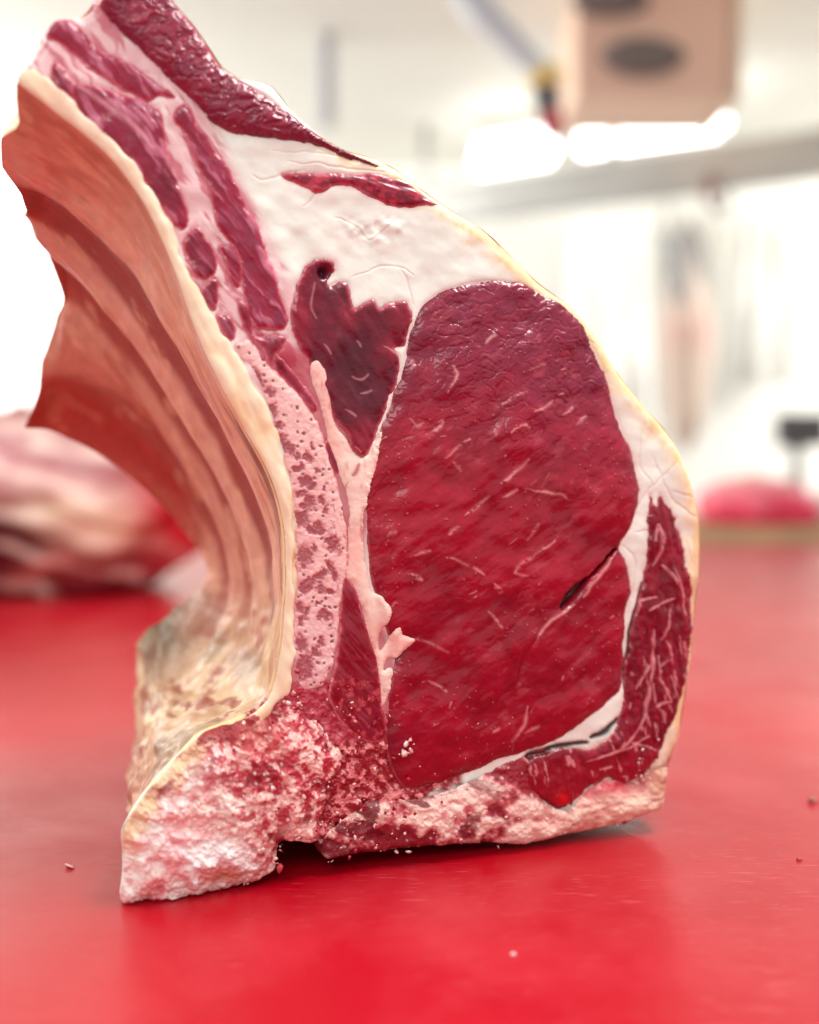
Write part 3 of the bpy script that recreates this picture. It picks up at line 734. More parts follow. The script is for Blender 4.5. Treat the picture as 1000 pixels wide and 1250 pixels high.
# ------------------------------------------------------------------ body behind the cut face
RINGS = [   # traced inner rib-cage lines from the front edge to the far end, each with its distance behind the face
    (0.0014, [(22, 102), (60, 131), (100, 162), (139, 198), (174, 246), (200, 298), (213, 330), (229, 376), (249, 428), (273, 478), (301, 528), (331, 585), (346, 640), (349, 690), (348, 740), (342, 800), (326, 856), (290, 880), (247, 897), (216, 928), (188, 957), (164, 990), (150, 1020), (152, 1060), (150, 1104)]),
    (0.040, [(11, 185), (45, 205), (84, 226), (122, 258), (158, 300), (184, 344), (204, 384), (226, 426), (250, 472), (274, 516), (298, 562), (320, 614), (334, 664), (338, 706), (336, 748), (328, 800), (306, 848), (272, 872), (234, 890), (204, 914), (182, 944), (164, 976), (154, 1006), (153, 1040), (153, 1076)]),
    (0.085, [(22, 250), (50, 262), (82, 286), (116, 322), (148, 362), (174, 400), (196, 434), (218, 470), (240, 508), (264, 548), (286, 592), (306, 640), (318, 682), (321, 718), (316, 756), (302, 800), (276, 838), (244, 858), (214, 874), (192, 898), (176, 926), (164, 954), (158, 984), (156, 1012), (156, 1040)]),
    (0.125, [(52, 292), (62, 312), (92, 342), (122, 376), (150, 410), (174, 442), (196, 474), (216, 508), (236, 544), (256, 580), (274, 620), (288, 660), (296, 694), (296, 724), (288, 756), (270, 792), (246, 822), (220, 842), (198, 858), (182, 880), (172, 904), (164, 930), (160, 954), (159, 980), (160, 1008)]),
    (0.165, [(76, 392), (84, 398), (104, 416), (128, 440), (152, 466), (174, 494), (194, 522), (212, 550), (230, 580), (248, 612), (264, 644), (274, 676), (278, 704), (274, 730), (262, 756), (242, 784), (222, 808), (202, 824), (186, 838), (176, 856), (170, 878), (165, 902), (162, 926), (162, 950), (164, 978)]),
    (0.200, [(22, 520), (56, 528), (88, 540), (118, 554), (146, 570), (172, 588), (194, 606), (214, 626), (232, 646), (246, 664), (254, 680), (257, 694), (253, 706), (243, 718), (229, 730), (212, 744), (196, 756), (182, 768), (172, 782), (167, 800), (165, 824), (165, 850), (166, 880), (168, 910), (171, 945)]),
]
Pr = np.array([on_face(np.array([q[0] for q in pts], float), np.array([q[1] for q in pts], float), off) for off, pts in RINGS])
Pr[0, 17:] -= NF * 0.0035
Pr[:, :, 2] = np.maximum(Pr[:, :, 2], 0.001)
NSUB_T, NSUB_S = 16, 40
G = np.array([catmull(r, NSUB_T, False) for r in Pr])                       # rings x t x 3
G = np.stack([catmull(G[:, k], NSUB_S, False) for k in range(G.shape[1])], 1)   # s x t x 3
ns, ntt = G.shape[:2]
ss, tt = np.meshgrid(np.linspace(0, 1, ns), np.linspace(0, 1, ntt), indexing='ij')
nrm = np.cross(np.gradient(G, axis=0), np.gradient(G, axis=1)); nrm /= (np.linalg.norm(nrm, axis=-1, keepdims=True) + 1e-12)
if nrm[ns // 2, ntt // 3, 0] > 0: nrm = -nrm                                # point into the hollow, to the left
u = tt * 700; v2 = ss * 220
low = sstep(0.50, 0.64, tt + (fbm(u, v2, 40, 2, 3) - 0.5) * 0.08)            # 0 on the ribs, 1 on the backbone side
wav = ss * (1 + 0.45 * tt) + (fbm(u, v2, 120, 2, 5) - 0.5) * 0.04
rib = -np.cos((wav - 0.37) * 2 * math.pi / 0.31)                                 # rib, gap, rib ...
disp = (rib * 0.0046 * sstep(0.16, 0.36, ss) * (1 - low) + (fbm(u, v2, 30, 3, 6) - 0.5) * 0.006 * (0.35 + low) + (fbm(u, v2, 8, 2, 8, 0, 6) - 0.5) * 0.0016)
disp *= sstep(0, 0.05, ss) * sstep(0, 0.04, tt)
tipdir = G[:, 0] - G[:, 10]; tipdir /= np.linalg.norm(tipdir, axis=-1, keepdims=True)
G2 = G + nrm * disp[..., None] + tipdir[:, None] * (0.0038 * np.clip(rib * 1.6, -1, 1) * np.exp(-tt / 0.03) * sstep(0.02, 0.12, ss))[..., None]; G2[..., 2] = np.maximum(G2[..., 2], 0.0008)
# sawn tips of the ribs stand out unevenly along the free edge
C = mix(np.broadcast_to(lin(230, 180, 158), ss.shape + (3,)), lin(236, 194, 166), sstep(0.35, 0.7, fbm(u, v2, 26, 3, 2, 0, 5)))
C = mix(C, lin(152, 66, 68), sstep(0.25, -0.45, rib + (fbm(u, v2, 10, 3, 7, 0, 6) - 0.5) * 0.7) * 0.85)
C = mix(C, lin(226, 172, 142), sstep(0.26, 0.14, ss + (fbm(u, v2, 60, 2, 9) - 0.5) * 0.1) * 0.85)
C = mix(C, lin(200, 114, 96), sstep(0.25, 0.85, ss) * 0.5)
C = mix(C, lin(176, 84, 70), sstep(0.56, 0.7, fbm(u, v2, 9, 3, 9, 0, 6)) * 0.4)
C = mix(C, lin(244, 200, 164), sstep(0.6, 0.72, fbm(u, v2, 8, 3, 13, 0, 5)) * 0.45)
C = mix(C, lin(176, 40, 36), sstep(0.87, 0.93, ss) * sstep(0.42, 0.3, tt) * 0.75)
C = mix(C, lin(206, 140, 70), sstep(0.12, 0.03, ss) * sstep(0.25, 0.45, tt) * sstep(0.45, 0.6, fbm(u, v2, 9, 3, 4, 0, 5)) * 0.6)
C = mix(C, lin(112, 44, 24), sstep(0.2, 0.05, ss) * sstep(0.3, 0.45, tt) * sstep(0.62, 0.55, tt) * sstep(0.5, 0.62, fbm(u, v2, 9, 3, 7, 0, 8)) * 0.8)
CL = mix(np.broadcast_to(lin(206, 166, 130), ss.shape + (3,)), lin(222, 190, 148), sstep(0.4, 0.7, fbm(u, v2, 30, 3, 11)))
CL = mix(CL, lin(160, 66, 46), sstep(0.58, 0.68, fbm(u, v2, 18, 3, 14)) * 0.8)
CL = mix(CL, lin(150, 122, 94), sstep(0.55, 0.7, fbm(u, v2, 44, 2, 1)) * 0.7)
CL = mix(CL, lin(116, 104, 88), sstep(0.7, 0.95, ss) * sstep(0.82, 0.72, tt) * 0.75)
CL = mix(CL, lin(170, 60, 50), sstep(0.8, 0.9, tt) * sstep(0.45, 0.6, fbm(u, v2, 14, 3, 3)) * 0.7)
C = C * (1 - low[..., None]) + CL * low[..., None]


def grid_quads(a, b):
    i, j = np.meshgrid(np.arange(a - 1), np.arange(b - 1), indexing='ij')
    k = i * b + j
    return np.stack([k, k + 1, k + b + 1, k + b], -1).reshape(-1, 4)


FLIP_L = 1 if np.cross(G[1:, :-1] - G[:-1, :-1], G[:-1, 1:] - G[:-1, :-1])[ns // 2, ntt // 3] @ nrm[ns // 2, ntt // 3] < 0 else -1
mesh_obj('rib_cage_lining', G2, grid_quads(ns, ntt)[:, ::FLIP_L], M_LINING, joint, C)


def resample(P, n):
    P = np.asarray(P, float)
    d = np.concatenate([[0], np.cumsum(np.linalg.norm(np.diff(P, axis=0), axis=1))])
    t = np.linspace(0, d[-1], n)
    return np.stack([np.interp(t, d, P[:, k]) for k in range(P.shape[1])], -1)


NO = 700
full = catmull(OUT, 6)
iend = 6 * OUT.index((150, 1105))
o0 = full[:iend + 1]
mid = [(57, 322), (80, 302), (150, 262), (230, 272), (330, 250), (450, 290), (560, 360), (640, 440), (700, 560), (722, 680), (706, 820), (655, 905), (560, 960), (400, 985), (250, 1000), (160, 1008)]
end = [(22, 520), (40, 500), (90, 472), (160, 470), (240, 495), (330, 480), (420, 470), (500, 520), (560, 600), (600, 700), (590, 800), (545, 880), (450, 925), (300, 943), (171, 945)]
c0 = resample(o0, NO); c1 = resample(catmull(mid, 12, False), NO); c2 = resample(catmull(end, 12, False), NO)
q00 = on_face(c0[:, 0], c0[:, 1], 0.004); q0 = on_face(c0[:, 0], c0[:, 1], 0.0) - NF * 0.02
q1 = on_face(c1[:, 0], c1[:, 1], 0.115); q2 = on_face(c2[:, 0], c2[:, 1], 0.2)
a0 = on_face(c0[:, 0], c0[:, 1], 0.0)
ringsO = np.array([a0 - NF * 0.0045, a0 - NF * 0.024, q1, q2])
offs = np.array([0.0045, 0.024, 0.115, 0.2])
OG = np.stack([catmull(ringsO[:, k], 14, False) for k in range(NO)], 1)
# both ends keep in step with the inner side, so that the sawn rib tips and the foot close up
o_off = catmull(offs[:, None], 14, False)[:, 0]
l_off = np.array([(P0 - p) @ NF for p in G2[:, 0]])
order = np.argsort(l_off)
w_tip = np.exp(-(np.linspace(0, 1, NO) / 0.05) ** 2)[:, None]; w_end = w_tip[::-1]
for a_ in range(len(OG)):
    tipL = np.array([np.interp(o_off[a_], l_off[order], G2[order, 0, k]) for k in range(3)])
    endL = np.array([np.interp(o_off[a_], l_off[order], G2[order, -1, k]) for k in range(3)])
    OG[a_] += w_tip * (tipL - OG[a_, 0]) + w_end * (endL - OG[a_, -1])
su_, sv_ = np.meshgrid(np.linspace(0, 1, OG.shape[0]), np.linspace(0, 1, NO), indexing='ij')
OG[..., 2] = np.maximum(OG[..., 2], 0.0008 + 0.009 * sstep(0.95, 0.5, su_) * sstep(0.69, 0.75, sv_) * sstep(0.9, 0.82, sv_))
fq = np.cross(OG[1:, :-1] - OG[:-1, :-1], OG[:-1, 1:] - OG[:-1, :-1])[3, int(NO * 0.45)]
FLIP_O = -1 if fq[0] > 0 else 1                  # the cover faces outwards, to the right
no_s = OG.shape[0]
su, sv = np.meshgrid(np.linspace(0, 1, no_s), np.linspace(0, 1, NO), indexing='ij')
fn = fbm(sv * 900, su * 260, 22, 4, 6)
C = mix(np.broadcast_to(lin(240, 212, 160), su.shape + (3,)), lin(236, 190, 130), sstep(0.4, 0.7, fn)); C = mix(C, lin(186, 90, 70), sstep(0.6, 0.75, fbm(sv * 900, su * 260, 40, 3, 2)) * 0.6)
C = mix(C, lin(170, 50, 62), sstep(0.05, 0.065, sv) * sstep(0.17, 0.155, sv)); C = mix(C, lin(160, 60, 56), sstep(0.575, 0.61, sv))
mesh_obj('outer_fat_cover', OG, grid_quads(no_s, NO)[:, ::FLIP_O], M_FAT, joint, C)
# far end of the joint: a second cut face
NE = 160
ea, eb = resample(OG[-1], NE), resample(G2[-1], NE)
wk = np.linspace(0, 1, 12)[:, None, None]
cap = ea[None] * (1 - wk) + eb[None] * wk
cu, cv = np.meshgrid(np.linspace(0, 400, NE), np.linspace(0, 60, 12))
cap = cap - NF * ((fbm(cu, cv, 30, 3, 4) - 0.2) * 0.004 * np.sin(np.linspace(0, 1, 12) * math.pi)[:, None])[..., None]
C = mix(np.broadcast_to(lin(120, 16, 30), cu.shape + (3,)), lin(226, 190, 176), sstep(0.5, 0.62, fbm(cu, cv, 34, 3, 8)))
mesh_obj('far_cut_face', cap, grid_quads(12, NE), M_MUSCLE, joint, C)

# ------------------------------------------------------------------ crumbs of sawn bone on the face and on the table
ICO = None


def blob(nlat=4, nlon=6):
    v = [(0, 0, 1)]
    for i in range(1, nlat):
        a = math.pi * i / nlat
        for j in range(nlon):
            b = 2 * math.pi * j / nlon
            v.append((math.sin(a) * math.cos(b), math.sin(a) * math.sin(b), math.cos(a)))
    v.append((0, 0, -1)); t = []
    for j in range(nlon):
        t.append((0, 1 + j, 1 + (j + 1) % nlon))
    for i in range(nlat - 2):
        for j in range(nlon):
            a = 1 + i * nlon + j; b = 1 + i * nlon + (j + 1) % nlon; c = a + nlon; d = b + nlon
            t += [(a, c, b), (b, c, d)]
    L = len(v) - 1
    for j in range(nlon):
        t.append((L, L - nlon + (j + 1) % nlon, L - nlon + j))
    return np.array(v, float), np.array(t, int)


BV, BT = blob(3, 5)


def crumbs(name, centres, sizes, cols, parent, mat):
    V = []; T = []; Cc = []
    for k, (c, s, co) in enumerate(zip(centres, sizes, cols)):
        sc3 = s * rng.uniform(0.35, 1.9, 3)
        q = BV * sc3 * (1 + rng.uniform(-0.35, 0.35, (len(BV), 1)))
        ax = rng.normal(size=3); ax /= np.linalg.norm(ax); a = rng.uniform(0, 6.28)
        q = q * math.cos(a) + np.cross(ax, q) * math.sin(a) + np.outer(q @ ax, ax) * (1 - math.cos(a))
        if parent is not None: q = q - np.outer(q @ NF, NF) * 0.5
        V.append(q + c); T.append(BT + len(BV) * k); Cc.append(np.tile(co, (len(BV), 1)))
    return mesh_obj(name, np.vstack(V), None, mat, parent, np.vstack(Cc), tris=np.vstack(T))


clump = fbm(X, Y, 11, 3, 11)


def crumb_field(n, centre_fn, pal, smin, smax, lift=8):
    cs, sz, co = [], [], []
    for k in range(n):
        x, y = centre_fn()
        xi = int(round(x - GX0)); yi = int(round(y - GY0))
        if not (0 <= xi < X.shape[1] and 0 <= yi < X.shape[0]) or d_out[yi, xi] > -3: continue
        if clump[yi, xi] < 0.53 or rng.random() < 0.4: continue
        cs.append(on_face(np.array(x), np.array(y)) + NF * S * rng.uniform(lift - 4, lift + 2)); sz.append(S * 0.8 * (smin + (smax - smin) * rng.random() ** 2.2))
        co.append(pal[rng.integers(len(pal))])
    return cs, sz, co


WHT = [lin(246, 224, 218), lin(250, 240, 236), lin(240, 190, 186), lin(232, 160, 160)]
RED = [lin(176, 20, 44), lin(206, 70, 84), lin(150, 10, 34), lin(232, 150, 150), lin(240, 200, 194)]


def g(cx, cy, sx, sy, rot=0.0):
    def f():
        u, v = rng.normal(0, sx), rng.normal(0, sy)
        return cx + u * math.cos(rot) - v * math.sin(rot), cy + u * math.sin(rot) + v * math.cos(rot)
    return f


cs, sz, co = [], [], []
for n, fn_, pal, a, b, lf in [(170, g(372, 880, 14, 22, -0.3), WHT, 1.2, 3.6, 9), (420, g(390, 930, 45, 40), RED, 1.0, 3.4, 8), (260, g(330, 930, 40, 30), WHT + RED, 1.0, 3.0, 16), (34, g(490, 908, 7, 11), WHT, 1.6, 5.0, 13),
                              (380, g(255, 985, 45, 28, -0.5), WHT, 1.0, 3.2, 26), (300, g(440, 1000, 50, 20), RED + WHT, 1.0, 3.6, 9), (260, g(560, 1000, 60, 14, -0.05), WHT + RED, 1.0, 3.2, 10), (180, g(700, 1000, 60, 10, -0.15), WHT, 0.9, 2.4, 8),
                              (220, g(425, 870, 24, 30), RED, 0.9, 2.8, 9), (60, g(790, 940, 16, 18), WHT, 0.8, 2.0, 8), (120, g(330, 1010, 12, 26), WHT, 1.0, 3.2, 20), (70, g(560, 900, 50, 40), WHT, 0.6, 1.3, 16)]:
    A_, B_, C_ = crumb_field(n, fn_, pal, a, b, lf); cs += A_; sz += B_; co += C_
# ragged fringe under the sawn edge
low_edge = catmull([(344, 1030), (338, 1052), (334, 1066), (300, 1080), (250, 1092), (210, 1104)], 12, False)
for p in list(low_edge) * 3 + list(catmull([(395, 1040), (402, 1052), (430, 1047), (480, 1041), (540, 1034), (590, 1030), (640, 1031), (690, 1021), (740, 1012), (782, 999)], 20, False)) * 2:
    q = on_face(np.array(p[0] + rng.normal(0, 2)), np.array(p[1] + rng.normal(-1, 2.2))) + NF * S * rng.uniform(-2, 6)
    if q[2] > 0.001 and rng.random() < 0.05:
        cs.append(q); sz.append(S * (0.6 + 2.8 * rng.random() ** 2.5)); co.append((RED + WHT[2:])[rng.integers(7)])
cr_o = crumbs('bone_crumbs', cs, sz, co, joint, M_DUST); cr_o['kind'] = 'stuff'

# ------------------------------------------------------------------ other things on the table
def lumpy(name, px, py, dist, radii, rot, colour, mat, parent=None, amp=0.12, seed=0, nu=90, nv=60, power=1.0, base=None):
    """a lump of meat: an uneven rounded body, flat where it lies on something"""
    th = np.linspace(0, 2 * math.pi, nu, endpoint=False); ph = np.linspace(0.02, math.pi - 0.02, nv)
    T, Pp = np.meshgrid(th, ph)
    d = np.stack([np.sin(Pp) * np.cos(T), np.sin(Pp) * np.sin(T), np.cos(Pp)], -1)
    n = fbm(np.cos(T) * 40 + 200, np.sin(T) * 40 + Pp * 50 + 100, 22, 4, seed) - 0.5
    r = 1 + amp * 2 * n
    q = np.sign(d) * np.abs(d) ** power * r[..., None] * np.array(radii)
    c, s_ = math.cos(rot), math.sin(rot)
    q = np.stack([q[..., 0] * c - q[..., 1] * s_, q[..., 0] * s_ + q[..., 1] * c, q[..., 2]], -1)
    ctr = at_y(np.array(float(px)), np.array(float(py)), CAM[1] + dist)
    P = q + ctr
    if base is not None: P[..., 2] = np.maximum(P[..., 2], base)
    i, j = np.meshgrid(np.arange(nv - 1), np.arange(nu), indexing='ij')
    a = i * nu + j; b = i * nu + (j + 1) % nu
    qd = np.stack([a, a + nu, b + nu, b], -1).reshape(-1, 4)
    o = mesh_obj(name, P, qd, mat, parent, colour(q / np.array(radii), n))
    return o


def col_left(q, n):
    x, y, z = q[..., 0], q[..., 1], q[..., 2]
    def spot(cx, cz, sx, sz, k=0.0):
        return np.exp(-((x - cx) / sx) ** 2 - ((z - cz + k * (x - cx) + n * 0.25) / sz) ** 2)
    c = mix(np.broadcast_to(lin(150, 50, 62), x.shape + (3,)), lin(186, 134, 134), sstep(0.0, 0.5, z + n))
    c = mix(c, lin(226, 176, 176), spot(0.1, 0.45, 0.5, 0.14, 0.5) * 0.9)
    c = mix(c, lin(250, 224, 190), np.clip(spot(0.42, -0.08, 0.42, 0.24, 0.1) * 1.3, 0, 1))
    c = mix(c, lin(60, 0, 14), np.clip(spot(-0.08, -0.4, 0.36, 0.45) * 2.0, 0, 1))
    c = mix(c, lin(226, 140, 132), spot(0.2, -0.55, 0.2, 0.12, -0.8) * 0.9)
    st = np.sin((z + x * 0.6 + n * 0.5) * 17)
    c = mix(c, lin(244, 214, 200), sstep(0.55, 0.9, st) * sstep(-0.25, 0.1, x) * 0.7)
    c = mix(c, lin(130, 20, 36), sstep(-0.6, -0.95, st) * 0.6)
    c = mix(c, lin(190, 20, 40), np.clip(spot(0.92, -0.1, 0.25, 0.5) * 1.2, 0, 1))
    return c


mp1 = lumpy('meat_piece', 40, 622, 1.62, (0.27, 0.17, 0.15), 0.0, col_left, M_LINING, amp=0.2, seed=3, base=0.0012)
tag(mp1, 'blurred fatty cut of beef lying on the red table behind the joint', 'meat')

WOOD = plain('pale_worn_wood', tuple(lin(176, 140, 104)), 0.6, var=0.15, scale=6)
ctr_o = boxmesh('wooden_counter', (0.45, 2.08, -0.86), (2.6, 2.85, 0.03), WOOD, bevel=0.006)
tag(ctr_o, 'pale wooden counter edge beyond the far end of the red table', 'counter')


def col_pink(q, n):
    x, z = q[..., 0], q[..., 2]
    c = mix(np.broadcast_to(lin(224, 40, 84), x.shape + (3,)), lin(236, 110, 130), sstep(0.0, 0.5, z + n))
    return mix(c, lin(240, 180, 170), sstep(0.55, 0.9, z + n) * 0.6)


mp2 = lumpy('meat_piece', 925, 622, 2.85, (0.165, 0.16, 0.085), 0.1, col_pink, M_DUST, amp=0.16, seed=6, base=0.0312)
tag(mp2, 'blurred pink lump of meat on the wooden counter at the right', 'meat')

GREY = plain('brushed_steel', (0.42, 0.42, 0.41), 0.4, 0.6, 0.08, 5)
DARK = plain('dark_grey_plastic', (0.09, 0.095, 0.1), 0.45, 0, 0.1, 10)
CREAMP = plain('cream_ceiling_paint', (0.78, 0.765, 0.70), 0.7, 0, 0.03, 1.2)
BROWN = plain('brown_cardboard', tuple(lin(232, 200, 178)), 0.7, 0, 0.05, 3)
OVAL = plain('dark_opening', (0.2, 0.17, 0.16), 0.7, 0, 0.1, 10)
WHITE = plain('white_cotton', (0.82, 0.82, 0.79), 0.8, 0, 0.03, 4)
TUBE = plain('lit_tube', (0.9, 0.9, 0.9), 0.4, 0, 0, 1, (1, 0.99, 0.96), 6.0)
YELP = plain('yellow_plastic', tuple(lin(226, 206, 130)), 0.4, 0, 0.05, 10)
REDP = plain('red_plastic', tuple(lin(170, 30, 50)), 0.4, 0, 0.05, 10)
BLUEG = plain('pale_grey_pipe', tuple(lin(190, 194, 198)), 0.4, 0.0, 0.05, 5)

# ceiling
ceil = boxmesh('ceiling', (-5, 2.4, 1.75), (5, 5.19, 1.85), CREAMP); tag(ceil, kind='structure')


def obox(name, a, b, wdt, hgt, mat, parent=None, bevel=0.0):
    """a beam from a to b with a rectangular section, hanging below its axis"""
    a = np.array(a, float); b = np.array(b, float)
    e = b - a; e /= np.linalg.norm(e)
    side = np.cross(e, [0, 0, 1.0]); side /= np.linalg.norm(side); up = np.cross(side, e)
    v = []
    for p in (a, b):
        for sx, sz in ((-1, -1), (1, -1), (1, 1), (-1, 1)):
            v.append(p + side * sx * wdt / 2 + up * sz * hgt / 2)
    q = [(0, 1, 2, 3), (7, 6, 5, 4), (0, 4, 5, 1), (1, 5, 6, 2), (2, 6, 7, 3), (3, 7, 4, 0)]
    o = mesh_obj(name, v, q, mat, parent, smooth=False)
    if bevel:
        md = o.modifiers.new('bevel', 'BEVEL'); md.width = bevel; md.segments = 2
    return o


def tube(name, pts, rad, mat, parent=None, nseg=14, sub=6):
    P = catmull(np.array(pts, float), sub, False) if len(pts) > 2 else np.array(pts, float)
    rads = np.full(len(P), rad) if np.isscalar(rad) else np.interp(np.linspace(0, 1, len(P)), np.linspace(0, 1, len(rad)), rad)
    V = []
    for k in range(len(P)):
        e = P[min(k + 1, len(P) - 1)] - P[max(k - 1, 0)]; e /= np.linalg.norm(e) + 1e-12
        h = np.array([0, 1.0, 0]) if abs(e[1]) < 0.8 else np.array([1.0, 0, 0])
        s1 = np.cross(e, h); s1 /= np.linalg.norm(s1); s2 = np.cross(e, s1)
        for m in range(nseg):
            a = 2 * math.pi * m / nseg
            V.append(P[k] + (s1 * math.cos(a) + s2 * math.sin(a)) * rads[k])
    Q = []
    for k in range(len(P) - 1):
        for m in range(nseg):
            a = k * nseg + m; b = k * nseg + (m + 1) % nseg
            Q.append((a, b, b + nseg, a + nseg))
    T = []
    V += [P[0], P[-1]]; n0 = len(V) - 2
    for m in range(nseg):
        T.append((n0, (m + 1) % nseg, m)); T.append((n0 + 1, (len(P) - 1) * nseg + m, (len(P) - 1) * nseg + (m + 1) % nseg))
    return mesh_obj(name, V, Q, mat, parent, tris=T)


def W(px, py, dist):
    return at_y(np.array(float(px)), np.array(float(py)), CAM[1] + dist)


# lit fluorescent fittings under the ceiling, running away to the left
for k, (a, b, lab) in enumerate([((880, 148, 4.5), (712, 172, 4.75), 'lit white tube lamp under the ceiling, the one nearer the right edge'),
                                 ((672, 182, 4.85), (585, 196, 5.0), 'lit white tube lamp under the ceiling, the one nearer the joint')]):
    pa, pb = W(*a), W(*b)
    L = empty('tube_lamp', tuple((pa + pb) / 2)); tag(L, lab, 'lamp', 'tube lamps under the ceiling')
    up = np.array([0, 0, 0.09])
    obox('housing', pa + up, pb + up, 0.16, 0.05, WHITE, L, 0.01)
    tube('tube', [pa + (pb - pa) * 0.01 + [0, 0.04, 0], pb + [0, 0.04, 0]], 0.05, TUBE, L)
    tube('tube', [pa - [0, 0.07, 0], pb - (pb - pa) * 0.01 - [0, 0.07, 0]], 0.05, TUBE, L)
    for t_ in (0.12, 0.88):
        p = pa + (pb - pa) * t_
        tube('hanger', [p + [0, 0, 0.11], np.array([p[0], p[1], 1.75])], 0.008, GREY, L, 8)

# steel rail for hanging meat
ra, rb = W(1120, 172, 3.9), W(470, 262, 5.2)
rail = empty('overhead_rail', tuple((ra + rb) / 2)); tag(rail, 'grey steel overhead rail running across the back below the lamps', 'rail')
obox('beam', ra, rb, 0.1, 0.17, GREY, rail, 0.008)
for t_ in (0.1, 0.5, 0.9):
    p = ra + (rb - ra) * t_
    tube('bracket', [p + [0, 0, 0.07], [p[0], p[1], 1.75]], 0.02, GREY, rail, 8)
HK = empty('meat_hook', tuple(W(866, 222, 4.2))); tag(HK, 'small brownish hook hanging from the overhead rail near the right edge', 'hook')
hp = W(866, 214, 4.25)
tube('shank', [hp, hp - [0, 0, 0.09]], 0.022, plain('rusty_steel', tuple(lin(150, 110, 100)), 0.5, 0.3), HK, 8)
tube('bend', [hp - [0, 0, 0.09], hp + [0.03, 0, -0.13], hp + [0.07, 0, -0.11], hp + [0.075, 0, -0.07]], 0.018, GREY, HK, 8)

# brown unit up under the ceiling with dark oval openings
CB = empty('ceiling_unit', tuple(W(800, 60, 3.6))); tag(CB, 'brown box under the ceiling with dark oval openings, top right', 'box')
x0, z0 = W(703, 118, 3.55)[[0, 2]]; x1 = W(893, 118, 3.55)[0]
yb = CAM[1] + 3.55
boxmesh('body', (x0, yb, z0), (x1, yb + 0.4, 1.748), BROWN, CB, 0.01)
boxmesh('edge_strip', (x1 + 0.002, yb - 0.012, z0 - 0.01), (x1 + 0.03, yb + 0.4, 1.747), plain('pale_strip', tuple(lin(222, 205, 180)), 0.6), CB)
for px_, py_, rx_, rz_ in ((785, 70, 0.135, 0.062), (745, 2, 0.13, 0.05)):
    c_ = W(px_, py_, 3.545)
    V = [c_ + np.array([rx_ * math.cos(t), 0.0, rz_ * math.sin(t)]) for t in np.linspace(0, 2 * math.pi, 32, endpoint=False)]
    V2 = [v - np.array([0, 0.012, 0]) for v in V]
    Q = [(m, (m + 1) % 32, 32 + (m + 1) % 32, 32 + m) for m in range(32)]
    T = [(64, 32 + m, 32 + (m + 1) % 32) for m in range(32)]
    mesh_obj('oval_opening', V + V2 + [c_ - np.array([0, 0.012, 0])], Q, OVAL, CB, tris=T)

# washing hose hanging from the ceiling
HS = empty('wash_hose', tuple(W(668, 150, 2.7))); tag(HS, 'grey hanging hose with yellow collar, dark nozzle and red tip', 'hose')
tube('hose', [W(545, -60, 2.9), W(580, 5, 2.8), W(620, 48, 2.75), W(650, 78, 2.72), W(660, 88, 2.7)], [0.05, 0.045, 0.035, 0.03, 0.026], BLUEG, HS)
tube('collar', [W(661, 84, 2.7), W(665, 95, 2.7), W(666, 108, 2.7)], [0.035, 0.052, 0.036], YELP, HS)
tube('nozzle', [W(666, 106, 2.7), W(668, 122, 2.7), W(671, 140, 2.7)], [0.034, 0.036, 0.026], DARK, HS)
tube('tip', [W(671, 138, 2.7), W(674, 150, 2.7), W(676, 168, 2.7)], [0.028, 0.03, 0.02], REDP, HS)

pp = W(398, 60, 4.0)
pipe = tube('ceiling_pipe', [pp + [0, 0, -0.28], pp + [0, 0, -0.1], [pp[0], pp[1], 1.749]], 0.035, BLUEG); tag(pipe, 'pale bluish pipe dropping from the ceiling behind the fat cap', 'pipe')
sl = W(431, 121, 5.0)
SL = empty('small_lamp', tuple(sl)); tag(SL, 'small round lit lamp above the fat of the joint', 'lamp')
tube('bulb', [sl - [0, 0, 0.03], sl, sl + [0, 0, 0.03]], [0.02, 0.035, 0.02], TUBE, SL)
tube('stem', [sl + [0, 0, 0.03], [sl[0], sl[1], 1.749]], 0.008, GREY, SL, 8)


# clear plastic curtain strips hanging at the top, behind the fat
CU = empty('strip_curtain', tuple(W(470, 60, 4.4))); tag(CU, 'pale bluish plastic strips hanging from the ceiling behind the top of the joint', 'curtain')
STR = plain('pale_plastic', tuple(lin(226, 228, 230)), 0.35, 0, 0.03, 4)
for px_, w_, b_ in ((352, 30, 78), (440, 34, 96), (486, 30, 70), (528, 34, 100)):
    a_ = W(px_, b_, 4.4 + 0.02 * (px_ % 7)); e_ = W(px_ + w_, b_, 4.4)
    boxmesh('strip', (a_[0], a_[1], a_[2]), (e_[0], a_[1] + 0.012, 1.748), STR, CU)


# white coats and a hanging side of meat on the rail
def cloth(name, px0, px1, py0, py1, dist, mat, label, cat, seed):
    n, m = 40, 50
    u, v = np.meshgrid(np.linspace(0, 1, n), np.linspace(0, 1, m))
    wdt = 0.75 + 0.25 * v ** 0.6
    px_ = (px0 + px1) / 2 + (u - 0.5) * (px1 - px0) * wdt; py_ = py0 + (py1 - py0) * v
    P = at_y(px_, py_, CAM[1] + dist)
    P[..., 1] += 0.05 * np.sin(u * 17 + seed) * (0.3 + 0.7 * v) + (fbm(u * 60, v * 60, 12, 2, seed) - 0.5) * 0.08
    B = P.copy(); B[..., 1] += 0.1 + 0.04 * np.cos(u * 11)
    V = np.vstack([P.reshape(-1, 3), B.reshape(-1, 3)])
    q = grid_quads(m, n)
    return tag(mesh_obj(name, V, np.vstack([q, q[:, ::-1] + n * m]), mat), label, cat)


cloth('white_coat', 690, 800, 262, 560, 5.45, WHITE, 'white work coat hanging under the rail, behind the joint', 'coat', 2)
cloth('white_coat', 905, 985, 245, 470, 5.4, WHITE, 'white work coat hanging under the rail at the right edge', 'coat', 5)


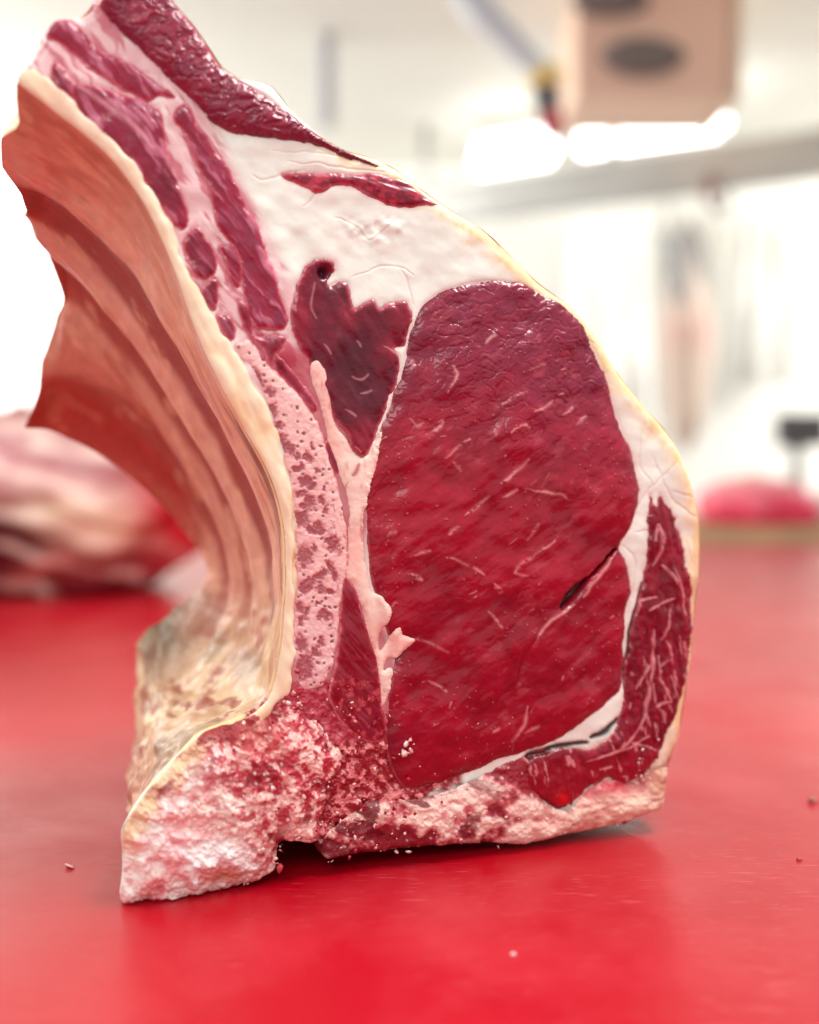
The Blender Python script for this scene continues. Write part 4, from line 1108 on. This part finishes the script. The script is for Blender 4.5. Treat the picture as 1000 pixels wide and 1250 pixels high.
def col_hang(q, n):
    x, z = q[..., 0], q[..., 2]
    c = mix(np.broadcast_to(lin(206, 186, 172), x.shape + (3,)), lin(176, 168, 164), sstep(0.2, 0.6, z + n))
    c = mix(c, lin(200, 160, 150), sstep(0.3, 0.0, np.abs(z)) * 0.7)
    return mix(c, lin(110, 108, 108), sstep(0.5, 0.75, z + x * 0.3) * 0.6)


hg = empty('hanging_side', tuple(W(835, 420, 5.0))); tag(hg, 'pale grey and pink side of meat hanging from the rail, blurred', 'meat')
lumpy('carcass', 838, 410, 5.0, (0.12, 0.10, 0.50), 0.2, col_hang, M_DUST, hg, amp=0.22, seed=9)
tube('hook', [W(815, 235, 5.0), W(816, 262, 5.0), W(822, 290, 5.0)], 0.014, GREY, hg, 8)
tube('dark_shank', [W(812, 285, 4.92), W(822, 320, 4.9), W(832, 362, 4.9)], [0.02, 0.04, 0.03], plain('dull_grey', (0.25, 0.25, 0.25), 0.6), hg)

# small dark scale on the wooden counter
SCb = W(972, 545, 3.05)
sg = empty('counter_scale', (SCb[0], SCb[1], 0.03)); tag(sg, 'dark grey scale standing on the wooden counter at the right edge', 'scale')
boxmesh('base', (SCb[0] - 0.1, SCb[1] - 0.09, 0.031), (SCb[0] + 0.16, SCb[1] + 0.1, 0.10), plain('pale_grey_plastic', (0.55, 0.55, 0.53), 0.5), sg, 0.015)
tube('column', [(SCb[0] + 0.02, SCb[1] + 0.05, 0.1), (SCb[0] + 0.02, SCb[1] + 0.05, 0.25)], 0.02, GREY, sg, 10)
boxmesh('display', (SCb[0] - 0.045, SCb[1] + 0.01, 0.235), (SCb[0] + 0.1, SCb[1] + 0.06, 0.33), DARK, sg, 0.012)

# scraps on the red table
for (px_, py_, s_, co_, lab) in [(85, 1059, 4.0, lin(240, 190, 190), 'small pink scrap on the red table left of the vertebra'), (626, 1166, 3.2, lin(236, 200, 200), 'tiny pale scrap on the red table in front of the joint'),
                                 (992, 980, 4.0, lin(170, 120, 110), 'small brown scrap on the red table at the right edge'), (975, 1050, 2.5, lin(170, 60, 60), 'tiny dark scrap on the red table at the lower right')]:
    c_ = on_table(np.array(float(px_)), np.array(float(py_)), 0.0)
    sz_ = s_ * abs(c_[1] - CAM[1]) / FPX
    tag(crumbs('meat_scrap', [c_ + [0, 0, sz_ * 0.4], c_ + [sz_ * 0.8, 0, sz_ * 0.3]], [sz_, sz_ * 0.6], [co_, co_ * 0.9], None, M_DUST), lab, 'scrap', 'scraps on the table')
